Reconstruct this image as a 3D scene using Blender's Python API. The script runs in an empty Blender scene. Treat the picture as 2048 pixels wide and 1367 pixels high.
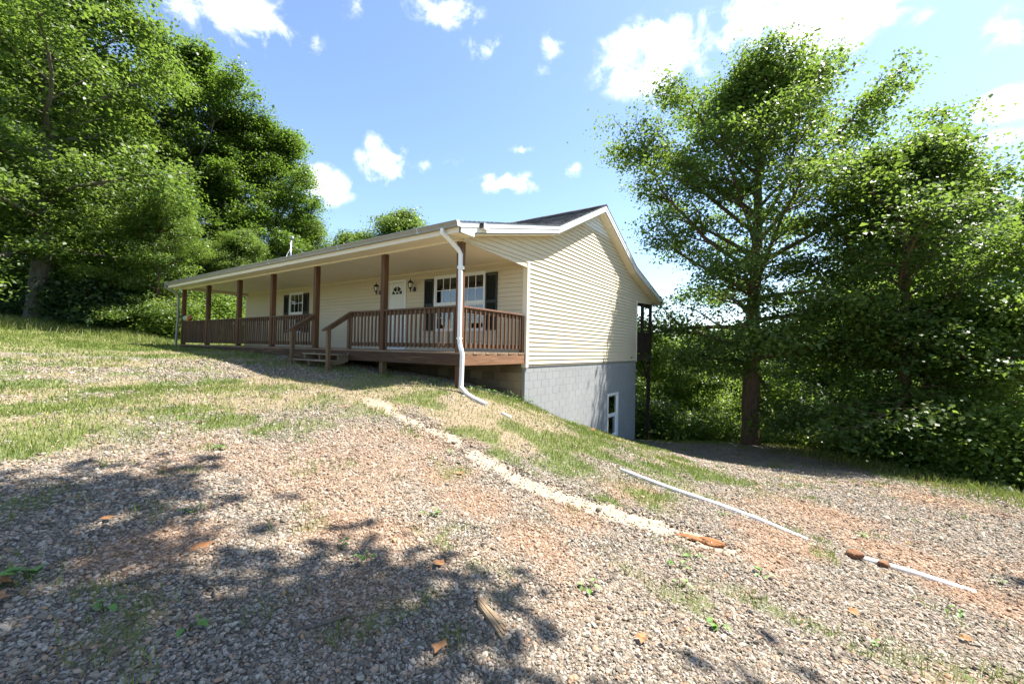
import bpy, math, random
import numpy as np
from mathutils import Vector, Matrix

# ------------------------------------------------------------------ camera, sky, sun, exposure
scn = bpy.context.scene
COL = scn.collection
CAM = np.array([-8.648, -5.582, 0.156])
YAW, PITCH, ROLL, FOC = 0.9645, 0.0168, 0.0201, 830.98
cy_, sy_, cp_, sp_ = math.cos(YAW), math.sin(YAW), math.cos(PITCH), math.sin(PITCH)
FW = Vector((sy_*cp_, cy_*cp_, sp_)); RT = Vector((cy_, -sy_, 0)); UP = RT.cross(FW)
RT2 = RT*math.cos(ROLL) + UP*math.sin(ROLL); UP2 = UP*math.cos(ROLL) - RT*math.sin(ROLL)
cd = bpy.data.cameras.new('camera'); cam = bpy.data.objects.new('camera', cd); COL.objects.link(cam)
M = Matrix((RT2, UP2, -FW)).transposed().to_4x4(); M.translation = Vector(CAM); cam.matrix_world = M
cd.sensor_width = 36.0; cd.lens = FOC/2048*36.0; cd.clip_start = 0.05; cd.clip_end = 5000
scn.camera = cam

SUN = Vector((0.33, -0.30, 0.79)).normalized()
EXPOSURE = 1.8
SKY_STRENGTH = 0.09
SUN_STRENGTH = 4.8
scn.view_settings.view_transform = 'Standard'; scn.view_settings.look = 'None'
scn.view_settings.exposure = EXPOSURE; scn.view_settings.gamma = 1.0
try: scn.view_settings.use_curve_mapping = False
except Exception: pass
scn.render.engine = 'CYCLES'
cy = scn.cycles; cy.max_bounces = 7; cy.diffuse_bounces = 6; cy.glossy_bounces = 2; cy.transmission_bounces = 4; cy.transparent_max_bounces = 6

world = bpy.data.worlds.new('World'); scn.world = world; world.use_nodes = True
def node(nt, typ, **kw):
    n = nt.nodes.new(typ)
    ins = kw.pop('ins', {})
    for k, v in kw.items(): setattr(n, k, v)
    for k, v in ins.items():
        if isinstance(v, bpy.types.NodeSocket): nt.links.new(v, n.inputs[k])
        else: n.inputs[k].default_value = v
    return n
def math_(nt, op, a, b=None, c=None, clamp=False):
    n = nt.nodes.new('ShaderNodeMath'); n.operation = op; n.use_clamp = clamp
    for i, v in enumerate((a, b, c)):
        if v is None: continue
        if isinstance(v, bpy.types.NodeSocket): nt.links.new(v, n.inputs[i])
        else: n.inputs[i].default_value = v
    return n.outputs[0]
def mixc(nt, f, a, b, blend='MIX'):
    n = nt.nodes.new('ShaderNodeMix'); n.data_type = 'RGBA'; n.blend_type = blend
    for s, v in ((n.inputs[0], f), (n.inputs[6], a), (n.inputs[7], b)):
        if isinstance(v, bpy.types.NodeSocket): nt.links.new(v, s)
        elif isinstance(v, (tuple, list)): s.default_value = (v[0], v[1], v[2], 1)
        else: s.default_value = v
    return n.outputs[2]
def ramp(nt, f, pts):
    n = nt.nodes.new('ShaderNodeValToRGB'); e = n.color_ramp.elements
    while len(e) < len(pts): e.new(0.5)
    for k, (p, c) in zip(e, pts):
        k.position = p; k.color = (c[0], c[1], c[2], 1) if isinstance(c, (tuple, list)) else (c, c, c, 1)
    nt.links.new(f, n.inputs[0]); return n.outputs[0]
def mrange(nt, v, a, b, c=0.0, d=1.0, smooth=True):
    n = nt.nodes.new('ShaderNodeMapRange'); n.interpolation_type = 'SMOOTHSTEP' if smooth else 'LINEAR'
    nt.links.new(v, n.inputs[0]); n.inputs[1].default_value = a; n.inputs[2].default_value = b
    n.inputs[3].default_value = c; n.inputs[4].default_value = d; return n.outputs[0]

wt = world.node_tree; wt.nodes.clear()
sky = node(wt, 'ShaderNodeTexSky', sky_type='NISHITA', sun_disc=False)
sky.sun_elevation = math.asin(SUN.z); sky.sun_rotation = math.atan2(SUN.x, SUN.y)
sky.air_density = 1.0; sky.dust_density = 0.8; sky.ozone_density = 2.6; sky.altitude = 250
tc = node(wt, 'ShaderNodeTexCoord')
dirv = tc.outputs['Generated']
def az_el(px, py):                      # a direction on the sky dome, as azimuth and elevation
    a, b = px-1024, py-683.5
    v = (FW*FOC + RT2*a - UP2*b).normalized()
    return math.atan2(v.x, v.y), math.asin(v.z)
# cumulus clouds scattered over the dome: (azimuth deg, elevation deg, half width deg, half height deg, density)
rngc = random.Random(4)
CL = []
for (px, py, rx, ry, dn) in [(1330,110,8.0,4.2,1.0),(1480,55,8.0,3.6,1.0),(1640,50,6.0,3.6,.95),(1760,25,3.8,1.8,.6),(1290,150,5.0,2.6,.9),
        (460,20,9.5,3.2,.92),(520,70,4.5,2.6,.62),(345,90,2.2,.9,.6),(890,18,4.8,1.9,.85),(970,95,3.0,2.2,.62),(1105,90,1.6,2.3,.62),(1080,140,2.6,1.1,.36),
        (640,368,4.2,2.5,1.0),(768,330,3.3,2.7,.9),(748,290,1.5,2.2,.62),(800,297,2.2,1.2,.5),(842,332,1.6,1.3,.7),(905,322,2.4,.9,.45),
        (1020,365,5.2,1.7,.8),(985,372,2.4,1.3,.75),(1045,300,1.9,.9,.65),(1142,340,1.7,1.5,.65),(2030,205,2.6,1.6,1.0),(2020,55,2.6,2.0,.6),
        (1960,285,3.2,1.2,.6),(1850,30,2.2,1.2,.4),(700,10,2.0,1.8,.5),(1325,650,3.0,1.2,.8),(1940,480,4.5,1.6,.8)]:
    a, e = az_el(px, py); CL.append((a, e, math.radians(rx)*.85, math.radians(ry)*.85, dn))
a0 = math.atan2(FW.x, FW.y)
for k in range(26):                     # the same kind of cloud over the rest of the sky
    a = a0 + math.radians(62 + 236*(k+.5)/26 + rngc.uniform(-4, 4)); e = math.radians(rngc.choice([12, 20, 30, 40, 52]) + rngc.uniform(-5, 5))
    CL.append((a, e, math.radians(rngc.uniform(2, 7.5))*.62, math.radians(rngc.uniform(1.5, 3.4))*.66, rngc.uniform(.5, 1)))
nz1 = node(wt, 'ShaderNodeTexNoise', ins={'Vector': dirv, 'Scale': 7.0, 'Detail': 5.0, 'Roughness': 0.58, 'Distortion': 0.3})
nz2 = node(wt, 'ShaderNodeTexNoise', ins={'Vector': dirv, 'Scale': 26.0, 'Detail': 5.0, 'Roughness': 0.62, 'Distortion': 0.5})
acc = None
for (a, e, rx, ry, dn) in CL:
    c = Vector((math.sin(a)*math.cos(e), math.cos(a)*math.cos(e), math.sin(e)))
    t1 = Vector((math.cos(a), -math.sin(a), 0)); t2 = c.cross(t1)
    mp = node(wt, 'ShaderNodeMapping', vector_type='TEXTURE', ins={'Vector': dirv, 'Location': c, 'Rotation': Matrix((t1, t2, c)).transposed().to_euler(), 'Scale': (rx, ry, min(rx, ry))})
    ln_ = node(wt, 'ShaderNodeVectorMath', operation='LENGTH', ins={0: mp.outputs[0]})
    v = math_(wt, 'MULTIPLY_ADD', ln_.outputs['Value'], -dn, 1.55*dn)
    acc = v if acc is None else math_(wt, 'MAXIMUM', acc, v)
acc = math_(wt, 'MAXIMUM', acc, 0.0)
nsum = math_(wt, 'ADD', math_(wt, 'MULTIPLY', math_(wt, 'SUBTRACT', nz1.outputs[0], .5), 3.4), math_(wt, 'MULTIPLY', math_(wt, 'SUBTRACT', nz2.outputs[0], .5), 2.4))
den = math_(wt, 'ADD', acc, math_(wt, 'MULTIPLY', nsum, math_(wt, 'MINIMUM', math_(wt, 'MULTIPLY', acc, 1.6), 1.0)))
mask = math_(wt, 'MULTIPLY', mrange(wt, den, .34, 1.45), .97)
ccol = mixc(wt, mrange(wt, den, .9, 2.2), (5.8, 6.0, 6.4), (7.8, 7.8, 7.9))
skyc = mixc(wt, mask, sky.outputs[0], ccol)
bg = node(wt, 'ShaderNodeBackground', ins={'Color': skyc, 'Strength': SKY_STRENGTH})
wo = node(wt, 'ShaderNodeOutputWorld', ins={'Surface': bg.outputs[0]})

sl = bpy.data.lights.new('sun', 'SUN'); sl.energy = SUN_STRENGTH; sl.angle = math.radians(0.53); sl.color = (1.0, 0.955, 0.89)
so = bpy.data.objects.new('sun', sl); COL.objects.link(so); so.rotation_euler = SUN.to_track_quat('Z', 'Y').to_euler(); so.location = (20, -20, 60)

# ------------------------------------------------------------------ helpers
def tag(o, label=None, cat=None, group=None, kind=None):
    if label: o['label'] = label
    if cat: o['category'] = cat
    if group: o['group'] = group
    if kind: o['kind'] = kind
    return o
def empty(name, loc, label=None, cat=None, group=None):
    o = bpy.data.objects.new(name, None); COL.objects.link(o); o.location = loc; o.empty_display_size = .3
    return tag(o, label, cat, group)
class MB:
    def __init__(s): s.v = []; s.f = []; s.m = []; s.smooth = []
    def add(s, vs, fs, m=0, sm=False):
        b = len(s.v); s.v += [tuple(p) for p in vs]
        for f in fs: s.f.append(tuple(i+b for i in f)); s.m.append(m); s.smooth.append(sm)
        return s
    def box(s, x0, x1, y0, y1, z0, z1, m=0):
        return s.add([(x0,y0,z0),(x1,y0,z0),(x1,y1,z0),(x0,y1,z0),(x0,y0,z1),(x1,y0,z1),(x1,y1,z1),(x0,y1,z1)],
              [(0,3,2,1),(4,5,6,7),(0,1,5,4),(1,2,6,5),(2,3,7,6),(3,0,4,7)], m)
    def prism(s, poly, axis, a0, a1, m=0):
        # poly: 2D points in the other two axes (in order x,y / x,z / y,z), extruded along axis
        n = len(poly)
        def P(p, a): return {'x': (a, p[0], p[1]), 'y': (p[0], a, p[1]), 'z': (p[0], p[1], a)}[axis]
        ar = sum(poly[i][0]*poly[(i+1) % n][1]-poly[(i+1) % n][0]*poly[i][1] for i in range(n))
        pl = poly if (ar > 0) == (axis != 'y') else poly[::-1]
        vs = [P(p, a0) for p in pl]+[P(p, a1) for p in pl]
        fs = [tuple(range(n))[::-1], tuple(range(n, 2*n))]+[(i, (i+1) % n, n+(i+1) % n, n+i) for i in range(n)]
        return s.add(vs, fs, m)
    def cbox(s, x0, x1, y0, y1, z0, z1, axis='z', c=.006, m=0):
        lim = {'x': (y0, y1, z0, z1), 'y': (x0, x1, z0, z1), 'z': (x0, x1, y0, y1)}[axis]
        a0, a1, b0, b1 = lim; e = {'x': (x0, x1), 'y': (y0, y1), 'z': (z0, z1)}[axis]
        poly = [(a0+c, b0), (a1-c, b0), (a1, b0+c), (a1, b1-c), (a1-c, b1), (a0+c, b1), (a0, b1-c), (a0, b0+c)]
        return s.prism(poly, axis, e[0], e[1], m)
    def bar(s, p, q, w, h, upv=(0, 0, 1), m=0):
        p = Vector(p); q = Vector(q); d = (q-p).normalized(); sd = d.cross(Vector(upv)).normalized(); u = sd.cross(d)
        vs = []
        for e in (p, q):
            for a, b in ((-1, -1), (1, -1), (1, 1), (-1, 1)): vs.append(e+sd*(a*w/2)+u*(b*h/2))
        return s.add(vs, [(3, 2, 1, 0), (4, 5, 6, 7), (0, 1, 5, 4), (1, 2, 6, 5), (2, 3, 7, 6), (3, 0, 4, 7)], m)
    def tube(s, pts, rad, n=8, m=0, sm=True, sect=None, caps=True):
        pts = [Vector(p) for p in pts]; rings = []; ref = None
        for i, p in enumerate(pts):
            d = (pts[min(i+1, len(pts)-1)]-pts[max(i-1, 0)]).normalized()
            if ref is None: ref = Vector((0, 0, 1)) if abs(d.z) < .9 else Vector((1, 0, 0))
            a = d.cross(ref).normalized(); b = a.cross(d).normalized(); ref = b
            r = rad[i] if hasattr(rad, '__len__') else rad
            if sect: ring = [p+a*u*(r)+b*w*(r) for u, w in sect]
            else: ring = [p+a*(r*math.cos(2*math.pi*k/n))+b*(r*math.sin(2*math.pi*k/n)) for k in range(n)]
            rings.append(ring)
        n = len(rings[0]); vs = [v for r in rings for v in r]; fs = []
        for i in range(len(rings)-1):
            for k in range(n): fs.append((i*n+k, (i+1)*n+k, (i+1)*n+(k+1) % n, i*n+(k+1) % n))
        if caps: fs.append(tuple(range(n))); fs.append(tuple(range((len(rings)-1)*n, len(rings)*n))[::-1])
        return s.add(vs, fs, m, sm)
    def lathe(s, prof, c, n=10, m=0, sm=True):
        vs = []; fs = []
        for r, z in prof:
            for k in range(n): vs.append((c[0]+r*math.cos(2*math.pi*k/n), c[1]+r*math.sin(2*math.pi*k/n), c[2]+z))
        for i in range(len(prof)-1):
            for k in range(n): fs.append((i*n+k, i*n+(k+1) % n, (i+1)*n+(k+1) % n, (i+1)*n+k))
        fs.append(tuple(range(n))[::-1]); fs.append(tuple(range((len(prof)-1)*n, len(prof)*n)))
        return s.add(vs, fs, m, sm)
    def mesh(s, name, mats):
        me = bpy.data.meshes.new(name); me.from_pydata(s.v, [], s.f)
        for m in (mats if isinstance(mats, (list, tuple)) else [mats]): me.materials.append(m)
        me.polygons.foreach_set('material_index', s.m); me.polygons.foreach_set('use_smooth', s.smooth); me.update()
        return me
    def build(s, name, mats, parent=None, loc=None):
        return put(name, s.mesh(name, mats), parent, loc)
def put(name, me, parent=None, loc=None):
    # vertices are in world space unless loc is given; loc is a world position
    o = bpy.data.objects.new(name, me); COL.objects.link(o)
    w = Vector(loc) if loc is not None else Vector((0, 0, 0))
    if parent is not None:
        o.parent = parent; pw = Vector((0, 0, 0)); q = parent
        while q is not None: pw += q.location; q = q.parent
        w = w-pw
    o.location = w
    return o
def np_mesh(name, V, F, mats, face_attr=None, point_attr=None, smooth=False):
    V = np.asarray(V, np.float32); F = np.asarray(F, np.int32); k = F.shape[1]
    me = bpy.data.meshes.new(name); me.vertices.add(len(V)); me.vertices.foreach_set('co', V.ravel())
    me.loops.add(F.size); me.loops.foreach_set('vertex_index', F.ravel())
    me.polygons.add(len(F)); me.polygons.foreach_set('loop_start', np.arange(0, F.size, k, dtype=np.int32))
    try: me.polygons.foreach_set('loop_total', np.full(len(F), k, np.int32))
    except Exception: pass
    if smooth: me.polygons.foreach_set('use_smooth', np.ones(len(F), bool))
    for n, a in (face_attr or {}).items():
        at = me.attributes.new(n, 'FLOAT', 'FACE'); at.data.foreach_set('value', np.asarray(a, np.float32))
    for n, a in (point_attr or {}).items():
        at = me.attributes.new(n, 'FLOAT', 'POINT'); at.data.foreach_set('value', np.asarray(a, np.float32))
    for m in (mats if isinstance(mats, (list, tuple)) else [mats]): me.materials.append(m)
    me.update(calc_edges=True); return me

# ------------------------------------------------------------------ materials
def new_mat(name):
    m = bpy.data.materials.new(name); m.use_nodes = True; nt = m.node_tree; nt.nodes.clear()
    out = nt.nodes.new('ShaderNodeOutputMaterial'); b = nt.nodes.new('ShaderNodeBsdfPrincipled')
    nt.links.new(b.outputs[0], out.inputs[0]); return m, nt, b, out
def setc(nt, b, c, rough=.6, spec=.4):
    if isinstance(c, bpy.types.NodeSocket): nt.links.new(c, b.inputs['Base Color'])
    else: b.inputs['Base Color'].default_value = (c[0], c[1], c[2], 1)
    b.inputs['Roughness'].default_value = rough; b.inputs['Specular IOR Level'].default_value = spec
def bump(nt, b, h, strength=.3, dist=.01):
    n = nt.nodes.new('ShaderNodeBump'); n.inputs['Strength'].default_value = strength; n.inputs['Distance'].default_value = dist
    nt.links.new(h, n.inputs['Height']); nt.links.new(n.outputs[0], b.inputs['Normal'])
def pos(nt): return nt.nodes.new('ShaderNodeNewGeometry').outputs['Position']
def scaled(nt, v, s):
    n = nt.nodes.new('ShaderNodeVectorMath'); n.operation = 'MULTIPLY'; nt.links.new(v, n.inputs[0]); n.inputs[1].default_value = s; return n.outputs[0]
def noise(nt, v, sc, det=4, rough=.55, dist=0.0):
    return node(nt, 'ShaderNodeTexNoise', ins={'Vector': v, 'Scale': sc, 'Detail': float(det), 'Roughness': rough, 'Distortion': dist}).outputs[0]
def plain(name, c, rough=.6, spec=.4, var=.12, sc=3.0, bsc=60, bst=.05, metal=0):
    m, nt, b, o = new_mat(name); p = pos(nt)
    k = mrange(nt, noise(nt, p, sc, 5, .65), .25, .75, 1-var, 1+var*.5, False)
    n = node(nt, 'ShaderNodeVectorMath', operation='SCALE', ins={0: c}); nt.links.new(k, n.inputs['Scale'])
    setc(nt, b, n.outputs[0], rough, spec); b.inputs['Metallic'].default_value = metal
    if bst: bump(nt, b, noise(nt, p, bsc, 3), bst, .004)
    return m
def wood(name, axis, dark, light, rough=.65, wear=None):
    m, nt, b, o = new_mat(name); p = pos(nt)
    s = {'x': (1.6, 26, 26), 'y': (26, 1.6, 26), 'z': (26, 26, 1.6)}[axis]
    g = noise(nt, scaled(nt, p, s), 1.0, 7, .62, .8)
    big = noise(nt, scaled(nt, p, tuple(.12*v if v > 5 else v*.5 for v in s)), 1.0, 3)
    f = math_(nt, 'ADD', math_(nt, 'MULTIPLY', g, .7), math_(nt, 'MULTIPLY', big, .5))
    c = ramp(nt, f, [(.38, dark), (.62, tuple((a+b_)/2 for a, b_ in zip(dark, light))), (.8, light)])
    oi = node(nt, 'ShaderNodeObjectInfo').outputs['Random']
    c = mixc(nt, mrange(nt, oi, 0, 1, 0, .35, False), c, tuple(v*.55 for v in dark))
    if wear:
        w = mrange(nt, noise(nt, scaled(nt, p, tuple(.5*v for v in s)), 1.0, 4, .7), .56, .7)
        c = mixc(nt, math_(nt, 'MULTIPLY', w, .75), c, wear)
    setc(nt, b, c, rough, .3); bump(nt, b, g, .35, .004)
    return m
M_side = plain('vinyl_siding', (.64, .555, .41), .5, .35, .07, .8, 30, .03)
M_side_w = plain('white_siding', (.78, .78, .76), .5, .35, .05, .8, 30, .03)
M_trim = plain('cream_trim', (.76, .68, .54), .45, .4, .05, 1.5, 40, .02)
M_white = plain('white_paint', (.80, .80, .79), .4, .45, .05, 2, 40, .02)
M_ceil = plain('cream_soffit', (.84, .74, .57), .55, .3, .05, 1.0, 30, .02)
M_gut = plain('shade_toned_gutter', (.27, .245, .205), .35, .5, .14, 4, 40, .02)  # pale aluminium; the shade on it is put into this darker colour
M_door = plain('door_cream', (.72, .70, .64), .4, .4, .04, 2, 40, .02)
M_shut = plain('shutter_charcoal', (.026, .03, .027), .5, .35, .15, 5, 60, .04)
M_black = plain('black_metal', (.012, .013, .015), .35, .5, .2, 20, 80, .04)
M_galv = plain('galvanised', (.42, .44, .47), .35, .5, .12, 8, 60, .03, .6)
M_dark = plain('interior_dark', (.05, .045, .04), .8, .2)
M_blind = plain('window_blind', (.42, .38, .31), .6, .3)
M_frost = plain('lamp_glass', (.75, .72, .62), .25, .5)
M_pipe = plain('white_pipe', (.74, .71, .66), .4, .4, .18, 6, 40, .03)
M_post = wood('stained_post', 'z', (.055, .024, .010), (.205, .095, .036))
M_wx = wood('stained_wood_x', 'x', (.12, .058, .03), (.30, .165, .095))
M_wy = wood('stained_wood_y', 'y', (.04, .019, .010), (.17, .085, .038), wear=(.33, .20, .08))
M_rail = wood('rail_wood', 'z', (.07, .04, .022), (.22, .125, .068))
M_raily = wood('rail_wood_y', 'y', (.07, .04, .022), (.21, .12, .065))
M_railx = wood('rail_wood_x', 'x', (.10, .05, .032), (.26, .14, .09))
M_deck = wood('deck_wood', 'y', (.17, .11, .07), (.38, .27, .18))
M_step = wood('weathered_wood', 'y', (.12, .085, .05), (.33, .26, .17))
M_stepz = wood('weathered_wood_z', 'z', (.10, .058, .028), (.27, .17, .09))
M_dkwood = wood('dark_wood', 'z', (.018, .012, .008), (.055, .036, .024))
# painted block and raw block
def block_mat(name, c1, c2, var):
    m, nt, b, o = new_mat(name); p = pos(nt)
    n1 = noise(nt, p, 1.3, 6, .65); oi = node(nt, 'ShaderNodeObjectInfo').outputs['Random']
    f = math_(nt, 'ADD', math_(nt, 'MULTIPLY', n1, .75), math_(nt, 'MULTIPLY', oi, var))
    c = ramp(nt, f, [(.25, c1), (.85, c2)]); setc(nt, b, c, .8, .2)
    bump(nt, b, noise(nt, p, 120, 4, .7), .35, .003); return m
M_blockp = block_mat('painted_block', (.255, .262, .264), (.325, .332, .334), .08)
M_blockr = block_mat('raw_block', (.13, .095, .055), (.33, .25, .15), .45)
M_mortar = plain('mortar', (.10, .085, .065), .9, .1, .25, 6, 80, .2)
# shingles
M_shing, nt, b, o = new_mat('asphalt_shingle')
p = pos(nt); tb = node(nt, 'ShaderNodeTexBrick', ins={'Vector': scaled(nt, p, (7.1, 3.3, 7.1)), 'Scale': 1.0, 'Mortar Size': .0, 'Color1': (.045, .045, .05, 1), 'Color2': (.16, .155, .155, 1)})
v1 = node(nt, 'ShaderNodeTexVoronoi', ins={'Vector': scaled(nt, p, (7, 5, 7)), 'Scale': 1.0}).outputs['Color']
gr = noise(nt, p, 160, 3)
sep = node(nt, 'ShaderNodeSeparateColor', ins={0: v1}).outputs[0]
setc(nt, b, mixc(nt, math_(nt, 'MULTIPLY', gr, .5), ramp(nt, sep, [(.1, (.035, .036, .042)), (.55, (.085, .085, .09)), (.95, (.16, .155, .155))]), (.09, .088, .09)), .9, .2)
bump(nt, b, gr, .5, .004)
# window glass: thin pane, reflects by fresnel and lets the room behind show
M_glass, nt, b, o = new_mat('window_glass'); nt.nodes.remove(b)
gl = node(nt, 'ShaderNodeBsdfGlossy', ins={'Color': (.95, .97, 1, 1), 'Roughness': .015}); tr = node(nt, 'ShaderNodeBsdfTransparent', ins={'Color': (.62, .65, .63, 1)})
fr = node(nt, 'ShaderNodeFresnel', ins={'IOR': 1.62}); mx = node(nt, 'ShaderNodeMixShader')
nt.links.new(math_(nt, 'MULTIPLY', fr.outputs[0], 1.9, clamp=True), mx.inputs[0]); nt.links.new(tr.outputs[0], mx.inputs[1]); nt.links.new(gl.outputs[0], mx.inputs[2]); nt.links.new(mx.outputs[0], o.inputs[0])
# leaves
def leaf_mat(name, dark, light, trans):
    m, nt, b, o = new_mat(name)
    at = node(nt, 'ShaderNodeAttribute', attribute_name='tint'); oi = node(nt, 'ShaderNodeObjectInfo').outputs['Random']
    f = math_(nt, 'ADD', at.outputs['Fac'], mrange(nt, oi, 0, 1, -.14, .14, False))
    c = ramp(nt, f, [(.0, dark), (.55, tuple(.5*a+.5*b_ for a, b_ in zip(dark, light))), (1., light)])
    setc(nt, b, c, .42, .42)
    t = node(nt, 'ShaderNodeBsdfTranslucent', ins={'Color': (trans[0], trans[1], trans[2], 1)})
    mc = mixc(nt, .55, c, trans); nt.links.new(mc, t.inputs[0])
    mx = node(nt, 'ShaderNodeMixShader', ins={0: .55}); nt.links.new(b.outputs[0], mx.inputs[1]); nt.links.new(t.outputs[0], mx.inputs[2]); nt.links.new(mx.outputs[0], o.inputs[0])
    return m
M_leaf_a = leaf_mat('maple_leaf', (.045, .088, .016), (.145, .205, .038), (.24, .36, .045))
M_leaf_b = leaf_mat('oak_leaf', (.032, .072, .010), (.125, .19, .025), (.22, .36, .03))
M_leaf_c = leaf_mat('dark_leaf', (.026, .056, .020), (.09, .14, .05), (.13, .22, .05))
M_leaf_s = leaf_mat('shrub_leaf', (.06, .115, .018), (.19, .275, .05), (.31, .44, .05))
def bark(name, c1, c2):
    m, nt, b, o = new_mat(name); p = pos(nt)
    g = noise(nt, scaled(nt, p, (17, 17, 3)), 1.0, 8, .65, 1.2); big = noise(nt, p, 1.1, 3)
    c = ramp(nt, math_(nt, 'ADD', math_(nt, 'MULTIPLY', g, .75), math_(nt, 'MULTIPLY', big, .35)), [(.35, c1), (.75, c2)])
    setc(nt, b, c, .9, .15); bump(nt, b, g, .9, .03); return m
M_bark = bark('bark_brown', (.05, .032, .02), (.20, .135, .085))
M_bark_g = bark('bark_grey', (.05, .045, .036), (.20, .18, .145))
# ------------------------------------------------------------------ terrain
FW2N = np.array([0.8219, 0.5696]); RT2N = np.array([0.5697, -0.8219])
CP=[(-8.65,-5.58,-1.32),(-5.0,-6.7,-1.70),(-2.83,-3.44,-1.50),(-3.1,-5.6,-1.80),(-3.15,-6.9,-1.97),(3.7,-9.2,-2.62),
 (-2.4,.06,-.66),(-2.1,-.1,-.74),(0,0,-1.17),(1.29,0,-1.68),(2.84,0,-2.10),(3.94,0,-2.38),(5.45,0,-2.86),(8.34,0,-3.57),(10.5,0.1,-3.85),(10.97,-3.9,-3.55),(10.2,-2.5,-3.58),(12,-5,-3.62),(10.5,-6,-3.45),
 (0,2,-.8),(0,5,-.6),(0,9,-.35),(0,15,-.15),(-2.4,2.5,-.53),(-2.4,3.66,-.43),(-2.4,6.6,-.20),(-2.4,9.8,-.12),(-2.4,15.4,-.07),
 (9.2,-7.6,-3.30),(1.5,-3.2,-2.25),(4.5,-3.2,-2.95),(7.5,-3.5,-3.45),(0.0,-5.6,-2.15),(-.8,-2.2,-1.62),
 (-5.0,4.0,-.62),(-5,9,-.25),(-5,15,.05),(-9,2,-.72),(-9,8,-.2),(-12,-3,-1.05),(-12,4,-.35),(-15,9.5,.55),(-10.5,15.5,.55),(-18,3,.3),(-6,20,.35),(-13,17,1.0),(2,22,.5),(-12,-9,-1.4),(-7,-10,-1.75),(-1,-12,-2.3),
 (10,16,-3.0),(9,8,-3.6),(14,0,-4.6),(14,-6,-4.2),(14,-11,-4.2),(8,-13,-3.2),(16,8,-5),(20,-5,-6.5),(24,-12,-7),(24,6,-8),(16,-18,-5),(-22,12,1.6),(-20,-8,-.4),(-10,26,1.3),(10,26,-1.5),(-10,-20,-2),(6,-22,-3.2)]
def _tps_fit(P):
    P=np.array(P,float); n=len(P)
    d=np.sqrt(((P[:,None,:2]-P[None,:,:2])**2).sum(-1)); K=np.where(d>0,d*d*np.log(d+1e-12),0)+np.eye(n)*.3
    A=np.zeros((n+3,n+3)); A[:n,:n]=K; A[:n,n]=1; A[:n,n+1:]=P[:,:2]; A[n:,:n]=A[:n,n:].T
    return P[:,:2],np.linalg.solve(A,np.concatenate([P[:,2],np.zeros(3)]))
TP,TW=_tps_fit(CP)
def sstep(a,b,v):
    t=np.clip((v-a)/(b-a),0,1); return t*t*(3-2*t)
def ground(x,y):
    x=np.asarray(x,float); y=np.asarray(y,float); sh=x.shape; x=x.ravel(); y=y.ravel()
    out=np.empty(len(x))
    for i in range(0,len(x),20000):
        a=x[i:i+20000]; b=y[i:i+20000]
        d2=(a[:,None]-TP[None,:,0])**2+(b[:,None]-TP[None,:,1])**2
        K=np.where(d2>1e-12,.5*d2*np.log(d2+1e-12),0)
        out[i:i+20000]=K@TW[:-3]+TW[-3]+TW[-2]*a+TW[-1]*b
    rx=(x-CAM[0])*RT2N[0]+(y-CAM[1])*RT2N[1]; fx=(x-CAM[0])*FW2N[0]+(y-CAM[1])*FW2N[1]
    far=1.6-10.5*sstep(-22,16,rx+.28*fx-6)
    r=np.hypot(x-2,y-1)
    far=far+22*sstep(120,330,r)*sstep(-.2,.6,(rx)/np.maximum(r,1))
    w=sstep(17,34,r)
    return (out*(1-w)+far*w).reshape(sh)
def _hash(i, j, s):
    h = (i.astype(np.int64)*374761393 + j.astype(np.int64)*668265263 + s*974711) & 0x7fffffff
    h = ((h ^ (h >> 13))*1274126177) & 0x7fffffff
    return ((h ^ (h >> 16)) & 0xffff)/65535.0
def vnoise(x, y, sc, seed=0):
    x = np.asarray(x, float)*sc; y = np.asarray(y, float)*sc; i = np.floor(x); j = np.floor(y); u = x-i; v = y-j
    u = u*u*(3-2*u); v = v*v*(3-2*v)
    return (_hash(i, j, seed)*(1-u)+_hash(i+1, j, seed)*u)*(1-v)+(_hash(i, j+1, seed)*(1-u)+_hash(i+1, j+1, seed)*u)*v
def fbm(x, y, sc, seed=0, o=4):
    t = 0; a = .5
    for k in range(o): t = t+a*vnoise(x, y, sc*2**k, seed+k*17); a *= .5
    return t/(1-.5**o)
def seg_dist(x, y, P):
    d = np.full(np.shape(x), 1e9)
    for (ax, ay), (bx, by) in zip(P[:-1], P[1:]):
        vx, vy = bx-ax, by-ay; t = np.clip(((x-ax)*vx+(y-ay)*vy)/(vx*vx+vy*vy), 0, 1)
        d = np.minimum(d, np.hypot(x-ax-t*vx, y-ay-t*vy))
    return d
STREAK = [(-4.35, .1), (-4.51, -.43), (-4.65, -1.3), (-4.64, -1.85), (-4.88, -2.73), (-4.91, -3.25), (-4.84, -3.63), (-4.75, -4.13), (-4.57, -4.55), (-4.5, -4.9)]
TRACK1 = [(-9.5, 8.2), (-7.52, 9.1), (-6.5, 9.6), (-5.5, 8.6), (-4.5, 6.3), (-3.8, 4.6), (-3.4, 2.6)]
TRACK2 = [(-10, 5.6), (-7.7, 6.4), (-6.7, 6.6), (-5.5, 5.5), (-4.8, 4.5)]
CLAY = [(-5.76,-3.21,.55),(-5.89,-3.97,.45),(-5.62,-2.64,.5),(-7.76,-2.39,.35),(-6.88,-2.89,.4),(-4.61,-4.94,.35),(-4.4,-5.3,.5),(-1.58,-5.87,.9),(-2.54,-6.48,.6),(-3.78,-4.06,.5),(-3.6,-5.4,.5),(-6.7,-3.2,.35),(-5.2,-3.9,.4),(2.2,-7.6,.9),(-3.2,-6.9,.6),(1.2,-1.6,.8),(2.2,-1.2,.6),(-5.3,3.2,.6)]
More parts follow.
